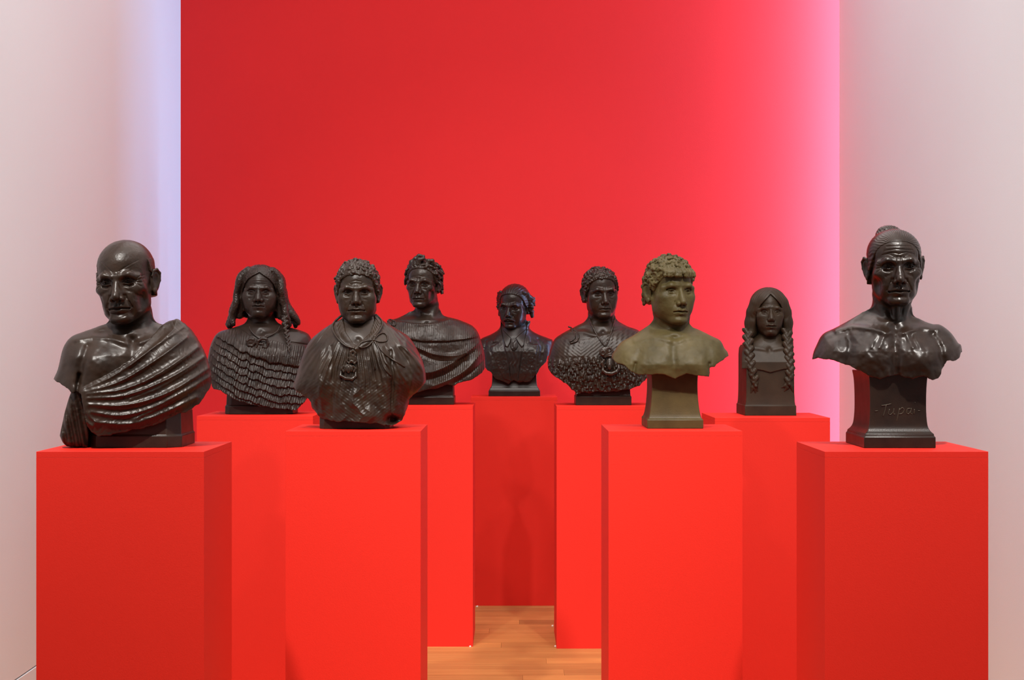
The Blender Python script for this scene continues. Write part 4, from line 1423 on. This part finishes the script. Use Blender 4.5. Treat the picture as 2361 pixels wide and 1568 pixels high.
    for pts in (neck_l, neck_r):
        P = smooth_path([(q[0], q[1], 0) for q in pts], 8)
        R = np.array([2.1 + 0.5 * math.sin(i * 1.9) for i in range(len(P))])
        Q = np.array([B.p(p[0], p[1], -max(sh.top(p[0], p[1]), np.interp(p[1], [735, 755, 775], [10, 40, 50])) - 1.0) for p in P]) * B.S
        tube('neck_cord', Q, R * B.S, B.mat, B.root, 8)
    zf = -sh.top(1398, 830) - 3
    g = Vol(B.p(1376, 872, zf - 14), B.p(1436, 790, zf + 14), 0.62)
    P = lambda x, yv, dv=0.0: B.p(x, yv, zf + dv)
    g.ell(P(1398, 811), (16.5, 5, 12.5))
    for c0, rr in (((1390, 813), 4.8), ((1404, 806), 4.5)):
        ring = [P(c0[0] + rr * math.cos(t), c0[1] + rr * math.sin(t), -4.5) for t in np.linspace(0, 6.283, 9)]
        g.chain(ring, 1.5, 0.6)
    for dy in (0, 3.5, 7):
        g.chain([P(1394, 821 + dy * 0.3, -4), P(1402, 816 + dy * 0.6, -5), P(1411, 812 + dy, -4)], 1.1, 0.5)
    g.ell(P(1405, 838), (8, 5, 14), 3)
    g.chain([P(1392, 830), P(1388, 836), P(1391, 843)], [3.5, 4, 3], 1.5)
    g.chain([P(1390, 845), P(1390, 853, -1), P(1398, 859, -2), P(1410, 860, -2), P(1420, 856, -2), P(1426, 848, -1), P(1425, 841)], [2.6, 3.4, 4.2, 4.4, 4.0, 3.4, 2.4], 1.5)
    g.ell(P(1405, 843, -4), (5, 5, 9), 2)
    g.ell(P(1397, 849, -3), (3.2, 3, 3.2), 0.8, sub=True)
    g.ell(P(1415, 848, -3), (3.6, 3, 3.0), 0.8, sub=True)
    v, f = g.mesh()
    B.emit('pendant', v, f, M_B3P)
    cr = (74, 96, 76)
    line = ([-120, -88, -74, -54, -32, -12, 4, 24, 40, 120], [72, 70, 64, 46, 14, -10, 0, -4, -42, -54])
    g = hair_cap(B, 6, line, cr, k=5)
    add_curls(g, cr, 5, line, 400, 18, R=7.5, rad=4.6, lift=2.0, k=1.5)
    v, f = g.mesh()
    B.emit('hair', B.from_head(strands(v, f, 0.8)), f)
    rows = [(0.0, 0.129, 0.10), (0.041, 0.129, 0.10), (0.043, 0.125, 0.096), (0.085, 0.122, 0.09)]
    socle(B, rows, 0.424, 7.865, bev=0.004)


bust_feather()

# ------------------------------------------------------------------ bust with long loose hair in a tiered cloak (back row, left)
M_B2 = bronze('grey_bronze', (0.0134, 0.0085, 0.0064), (0.0302, 0.0190, 0.0146), 0.34, 0.0, 0.26, scale=16)


def bust_longhair():
    B = Bust(601, 6.895, 'bust with long wavy hair and a cloak of slanting fringed tiers', 0.75, 1.0, M_B2)
    B.set_head(600, 673, -4, 0.53, -5, 2, 1)
    B.neck = [(B.p(602, 715, 6), B.p(603, 790, 10), 28, 37, 14), (B.p(582, 722, 0), B.p(598, 766, -28), 5, 5, 8), (B.p(624, 722, 0), B.p(609, 766, -28), 5, 5, 8)]
    wr = [([(-34, 44), (0, 47), (34, 44)], 2, 0.7), ([(-28, 54), (0, 56), (28, 54)], 2, 0.5)]
    v1 = head_mesh(B, cr=(78, 96, 74), face=72, jaw=54, jawz=-64, chinz=-90, chiny=-82, brow=8.5, browy=-88, browt=2, sockc=32, sockx=16, nw=16, npj=-108, nl=-31, br=8, naso=1.2, bag=1.2, eo=2.6, el=4.2, lipu=4.8, lipl=6.2, mouth=23, mz=-61, cheek=22, chin=(25, 18, 16), ear=False, strokes=wr)
    out = [(578, 715), (574, 740), (540, 755), (505, 766), (490, 786), (482, 812), (478, 850), (476, 960), (476, 1100), (730, 1100), (728, 960), (726, 840), (722, 800), (715, 775), (700, 764), (660, 752), (630, 738), (626, 715)]
    sh = B.sheet(472, 732, 715, 955)
    sh.inflate(out, 66, 64, 58)
    sh.neckline(744, 12)
    a, b = sh.A()
    sh.yf *= np.interp(b, [715, 745, 775, 820, 890, 955], [0.55, 0.7, 0.92, 1.06, 1.06, 0.98])
    base = sh.yf.copy()
    sh.yf = base + 3.5 * sh.stroke([(612, 772), (650, 766), (690, 766)], 5) - 5 * sh.blob(603, 768, 7, 7) + 3 * sh.blob(690, 785, 16, 14) - 3 * sh.stroke([(672, 790), (712, 796)], 2)
    V = sh.vol(-92, 66, sh.poly([(460, 600), (460, 850), (740, 850), (740, 600)]))
    B.neck_to(V)
    B.emit('figure', *join([v1, V.mesh()]))
    cloak = [(530, 756), (516, 760), (504, 767), (492, 785), (484, 808), (481, 830), (483, 855), (487, 880), (494, 894), (510, 899), (526, 908), (540, 917), (555, 922), (575, 930), (600, 935), (620, 936), (643, 941), (662, 941), (680, 944), (689, 936), (697, 930), (708, 915), (718, 890), (724, 850), (722, 812), (716, 797), (690, 796), (655, 792), (630, 786),
             (606, 786), (585, 778), (565, 764), (548, 756)]
    # tier coordinate: rows slant down to the right, each tier thick at its lower hem
    x = a - 600
    q = b - (792 + 0.34 * x - 0.0017 * x * x)
    jit = 3.2 * fbm2(sh.U, sh.W * 0.25, 0.09, 3) + 1.6 * fbm2(sh.U, sh.W * 0.2, 0.3, 9)
    row = (q + jit) / 17.5
    fr = row - np.floor(row)
    tier = 6.0 * fr ** 1.3 * sstep(1.0, 0.93, fr)
    first = sstep(0.2, -0.2, row - 2.0)                     # the long top fringe is one broad tier
    fr0 = np.clip((q + jit + 38) / 73.0, 0, 1)
    tier = tier * (1 - first) + first * (1.5 + 6.5 * fr0 ** 1.5)
    strand = np.sin(a * 1.25 + 0.25 * q + 4 * fbm2(sh.U, sh.W * 0.3, 0.05, 5)) * 0.7 + 0.9 * fbm2(sh.U * 1.6, sh.W * 0.3, 0.16, 7)
    y = base + 3 + tier + strand * np.clip(0.5 + fr, 0, 1.2)
    V = sh.vol(-104, 70, sh.poly(cloak) + 1.2 * fbm2(sh.U, sh.W, 0.2, 2), yf=y, yb=sh.yb + 4)
    V.cap(B.p(603, 690, 8), B.p(604, 762, 10), 40, 42, 3, sub=True)
    cl = B.emit('tiered_cloak', *V.mesh())
    sh.yf = np.maximum(y * (sh.poly(cloak) < 0), base)
    for pts in ([(575, 752), (580, 764), (592, 776), (600, 782)], [(644, 752), (638, 764), (622, 774), (603, 782)]):
        Q = np.array([B.p(p[0], p[1], -max(sh.top(p[0], p[1]), np.interp(p[1], [750, 765, 780], [38, 50, 58])) - 1.0) for p in smooth_path([(u, w, 0) for u, w in pts], 6)]) * B.S
        tube('neck_cord', Q, 1.5 * B.S, B.mat, B.root, 8)
    zf = -sh.top(600, 790) - 2
    g = Vol(B.p(562, 812, zf - 12), B.p(632, 772, zf + 10), 0.62)
    P = lambda u, w, dv=0.0: B.p(u, w, zf + dv)
    g.chain([P(570, 786), P(577, 782), P(585, 783), P(588, 790), P(582, 797), P(573, 796), P(570, 786)], [2.6, 3, 3, 3, 3, 2.8, 2.6], 1)
    g.ell(P(578, 789), (7, 2.5, 6), 1)
    g.chain([P(592, 800), P(595, 786), P(604, 781), P(614, 782), P(618, 792), P(614, 801), P(606, 800), P(606, 793), P(599, 793)], [2.8, 3.2, 3.4, 3.2, 3.2, 3, 2.6, 2.4, 2.4], 1)
    g.ell(P(602, 780), (3, 2.5, 3), 1)
    v, f = g.mesh()
    B.emit('pendant', v, f)
    # long hair: parted in the middle, waves falling behind and over the shoulders
    cr = (78, 96, 74)
    g = hair_cap(B, 7, ([-130, 130], [-100, -60]), cr, lo=(-165, -118, -175), hi=(192, 128, 132), k=6, taper=1.2, drop=100)
    face = [(2, 84), (-20, 72), (-44, 56), (-62, 34), (-72, 8), (-76, -30), (-70, -200), (70, -200), (76, -30), (72, 8), (62, 34), (44, 56), (20, 72)]
    face_cut(g, face, y1=-18, k=4)
    rs = np.random.RandomState(4)
    for s in (-1, 1):
        for i in range(15):
            y0 = -46 + i * 8
            ph = rs.uniform(0, 6.28)
            fl = (34 if s < 0 else 62) * (0.35 if i < 4 else rs.uniform(0.7, 1.0))
            zend = -118 - rs.uniform(0, 34)
            key = [(52, 92), (84, 58), (96, 10), (100 + 0.15 * fl, -40), (104 + 0.6 * fl, -90), (104 + fl, zend)]
            P0 = smooth_path([(s * kx, y0 * (0.75 if kz > 50 else 1.0), kz) for kx, kz in key], 4)
            n = len(P0)
            P0[:, 0] += s * 4.5 * np.sin(ph + np.arange(n) * 0.85) * np.linspace(0.2, 1, n)
            P0[:, 1] += 5 * np.sin(ph + 1 + np.arange(n) * 0.75) + np.linspace(0, 10, n)
            g.chain(list(P0), list((13.5 + 2.5 * np.sin(ph + np.arange(n) * 0.6)) * np.linspace(1, 0.75, n)), 6)
    for s in (-1, 1):
        for y0 in (-14, 12, 40):
            g.chain([(s * 78, y0, 30), (s * 86, y0 + 4, -30), (s * 90, y0 + 10, -104)], [17, 20, 16], 8)
    for i in range(9):                         # hair hanging at the back of the neck
        x0 = -72 + i * 18
        g.chain([(x0, 78, 20), (x0 * 1.05, 84, -40), (x0 * 1.2, 78, -105)], [16, 16, 12], 8)
    g.cap((2, -92, 84), (0, -50, 116), 2.2, 2.2, 3, sub=True)
    g.cap((0, -50, 116), (0, 20, 120), 2.2, 2.2, 3, sub=True)
    v, f = g.mesh()
    B.emit('hair', B.from_head(strands(v, f, 1.0, 0.2, 0.7)), f)
    # one braid lying forward over the bare shoulder
    h2 = Vol(B.p(640, 820, -96), B.p(690, 728, -20), 0.7)
    path = smooth_path([(655, 730, -34), (657, 750, -44), (660, 772, -56), (663, 792, -68), (665, 808, -76)], 8)
    for i, (u, w, dv) in enumerate(path[::2]):
        rr = 8.5 - 0.32 * i
        sg = 1 if i % 2 else -1
        p0 = B.p(u + sg * rr * 0.55, w - 3.0, dv - 2)
        p1 = B.p(u - sg * rr * 0.35, w + 3.8, dv - 4)
        h2.cap(p0, p1, rr * 0.62, rr * 0.42, 1.2)
    v, f = h2.mesh()
    B.emit('braid', v, f)
    rows = [(0.0, 0.138, 0.105), (0.034, 0.138, 0.105), (0.037, 0.134, 0.101), (0.11, 0.131, 0.096)]
    socle(B, rows, -1.030, 6.915, ch=0.022, bev=0.004)


bust_longhair()

# ------------------------------------------------------------------ block-shaped bust with two braids (back row, right)
M_B7 = bronze('matt_olive_bronze', (0.0179, 0.0109, 0.0056), (0.0357, 0.0225, 0.0126), 0.44, 0.0, 0.21, scale=12)


def bust_braids():
    B = Bust(1774, 6.79, 'block-shaped bust of a girl with centre parting and two long braids', 0.72, 0.95, M_B7)
    B.set_head(1772, 720, -2, 0.478, 8, 1, 0)
    B.neck = [(B.p(1773, 758, 6), B.p(1773, 835, 2), 23, 31, 16), (B.p(1758, 766, 2), B.p(1770, 806, -22), 4, 4, 8), (B.p(1792, 766, 2), B.p(1778, 806, -22), 4, 4, 8)]
    v1 = head_mesh(B, cr=(72, 92, 74), face=62, jaw=43, jawz=-68, chinz=-95, brow=6, browy=-83, browz=18, browt=4, socket=10.5, sockc=33, sockx=14.5, nw=11, npj=-104, nl=-31, br=5.5, naso=0.35, bag=0.25, eo=5.2, el=5.0, lipu=6.6, lipl=7.4, mouth=21, mz=-66, cheek=16, chin=(17, 16, 14), ear=False, lid=2.0)
    # chest panel with a shallow V edge
    out = [(1752, 768), (1738, 778), (1718, 786), (1706, 800), (1700, 830), (1700, 900), (1846, 900), (1846, 830), (1842, 800), (1830, 788), (1808, 778), (1796, 768)]
    sh = B.sheet(1700, 1846, 760, 880)
    sh.inflate(out, 26, 46, 30)
    a, b = sh.A()
    sh.yf *= np.interp(b, [760, 780, 810, 834, 880], [0.5, 0.66, 0.9, 1.13, 1.17])
    sh.yf -= 0.153 * (a - 1774) * sstep(0, 12, -sh.mask)
    sh.yf += 2 * sh.stroke([(1766, 806), (1735, 800), (1718, 806)], 5) + 2 * sh.stroke([(1782, 806), (1812, 800), (1826, 806)], 5) - 3 * sh.blob(1774, 806, 6, 6)
    low = [(1690, 740), (1690, 849), (1716, 849), (1740, 850), (1758, 853), (1776, 858), (1792, 854), (1808, 850), (1830, 849), (1850, 848), (1850, 740)]
    cutx = np.maximum(1711 - a, a - 1829)
    V = sh.vol(-60, 44, np.maximum(sh.poly(low), cutx))
    B.neck_to(V)
    B.emit('figure', *join([v1, V.mesh()]))
    # hair
    cr = (72, 92, 74)
    g = hair_cap(B, 9, ([-130, 130], [-70, -60]), (82, 92, 74), lo=(-128, -118, -145), hi=(128, 122, 132), k=6, taper=1.6, drop=95)
    for s in (-1, 1):
        g.chain([(s * 70, -24, 44), (s * 82, -14, 0), (s * 90, -8, -50), (s * 97, -14, -98)], [20, 22, 23, 18], 24)
        g.chain([(s * 76, -22, 24), (s * 80, -22, -46), (s * 88, -20, -100), (s * 98, -24, -128)], [16, 18, 17, 11], 14)
        g.chain([(s * 60, 16, -20), (s * 64, 18, -70), (s * 80, 4, -118)], [24, 26, 18], 16)
        g.chain([(s * 66, 30, 20), (s * 78, 30, -40), (s * 86, 14, -90)], [22, 24, 18], 16)
    face = [(0, 86), (-10, 76), (-26, 60), (-46, 38), (-60, 10), (-66, -30), (-62, -180), (62, -180), (66, -30), (60, 10), (46, 38), (26, 60), (10, 76)]
    face_cut(g, face, y1=-14, k=4)
    g.cap((0, -90, 88), (0, -46, 118), 1.8, 1.8, 3, sub=True)
    g.cap((0, -46, 118), (0, 20, 123), 1.8, 1.8, 3, sub=True)
    v, f = g.mesh()
    n = normals(v, f)
    flow = v[:, 1] * 0.30 + np.abs(v[:, 0]) * 0.12 + 3 * vnoise(v, 0.025)
    v = v + n * (0.55 * np.sin(flow * 1.6))[:, None]
    B.emit('hair', B.from_head(v), f)
    # plaits
    for path, dv in (([(1725, 766), (1725, 782), (1727, 800), (1728, 818), (1731, 838), (1735, 858), (1739, 872), (1742, 882)], 0), ([(1813, 766), (1815, 782), (1816, 800), (1818, 818), (1820, 838), (1821, 856), (1820, 868), (1818, 878)], 1)):
        h2 = Vol(B.p(path[-1][0] - 34, 912, -80), B.p(path[0][0] + 32, 756, 0), 0.7)
        P = smooth_path([(u, w, 0) for u, w in path], 10)
        L = np.concatenate([[0], np.cumsum(np.linalg.norm(np.diff(P, axis=0), axis=1))])
        nl = 15
        for i in range(nl):
            t = L[-1] * i / (nl - 1)
            u, w = np.interp(t, L, P[:, 0]), np.interp(t, L, P[:, 1])
            dep = -np.interp(w, [766, 800, 850, 885], [24, 40, 49, 50]) + 0.15 * (u - 1774)
            rr = 11.5 - 0.14 * i
            sg = 1 if i % 2 else -1
            h2.cap(B.p(u + sg * rr * 0.62, w - 6.0, dep), B.p(u - sg * rr * 0.15, w + 7.0, dep - 4.5), rr * 0.60, rr * 0.44, 2.0)
        u, w, _ = P[-1]
        ends = [[(u, w), (u + 1, w + 8), (u + 5, w + 18)], [(u - 2, w), (u - 6, w + 10), (u - 10, w + 22)], [(u + 1, w), (u - 1, w + 12), (u, w + 22)]] if dv == 0 else \
               [[(u, w), (u - 8, w + 10), (u - 16, w + 14)], [(u, w), (u + 6, w + 12), (u + 10, w + 24)], [(u - 2, w), (u - 4, w + 14), (u - 10, w + 22)]]
        for e in ends:
            h2.chain([B.p(*q, -49 + 0.15 * (q[0] - 1774)) for q in e], [6, 5, 2], 1.5)
        v, f = h2.mesh()
        B.emit('braid', v, f)
    # block
    rows = [(0.0, 0.1025, 0.128), (0.040, 0.1025, 0.128), (0.0415, 0.0995, 0.125), (0.055, 0.0975, 0.123), (0.09, 0.0960, 0.1215), (0.14, 0.0955, 0.1205), (0.19, 0.0955, 0.120), (0.206, 0.0955, 0.120), (0.208, 0.0955, 0.104, 0.016),
            (0.245, 0.0955, 0.102, 0.018), (0.27, 0.0940, 0.098, 0.018), (0.283, 0.0880, 0.088, 0.018)]
    socle(B, rows, 1.032, 6.825, bev=0.003, name='block')


bust_braids()

# ------------------------------------------------------------------ paint chips on the floor
M_CHIP = paint('white_paint_chip', (0.80, 0.76, 0.72), 0.7)
for x, y, sx, lab in ((1100, 1398.5, 0.010, 'tiny white paint chip at the foot of the rearmost plinth'), (1273.5, 1443, 0.009, 'tiny white paint chip beside the base of the feather-cloak plinth'),
                      (1084, 1490.5, 0.008, 'tiny white paint chip by the corner of the wild-hair plinth'), (1280, 1490, 0.008, 'tiny white paint chip at the front corner of the feather-cloak plinth')):
    Z = FPX * EYE / (y - 784)
    X = (x - 1180.5) * Z / FPX
    vv = [(-0.5, -0.4, 0), (0.5, -0.5, 0), (0.6, 0.3, 0), (-0.3, 0.5, 0), (-0.4, -0.3, 0.5), (0.4, -0.4, 0.35), (0.5, 0.2, 0.6), (-0.2, 0.4, 0.3)]
    o = poly_mesh('paint_chip', [(a * sx, b * sx, c * sx) for a, b, c in vv], [(0, 3, 2, 1), (4, 5, 6, 7), (0, 1, 5, 4), (1, 2, 6, 5), (2, 3, 7, 6), (3, 0, 4, 7)], M_CHIP)
    o.location = (X, Z - 0.006, 0.0003)
    tag(o, lab, 'paint chip', 'paint chips on the floor')
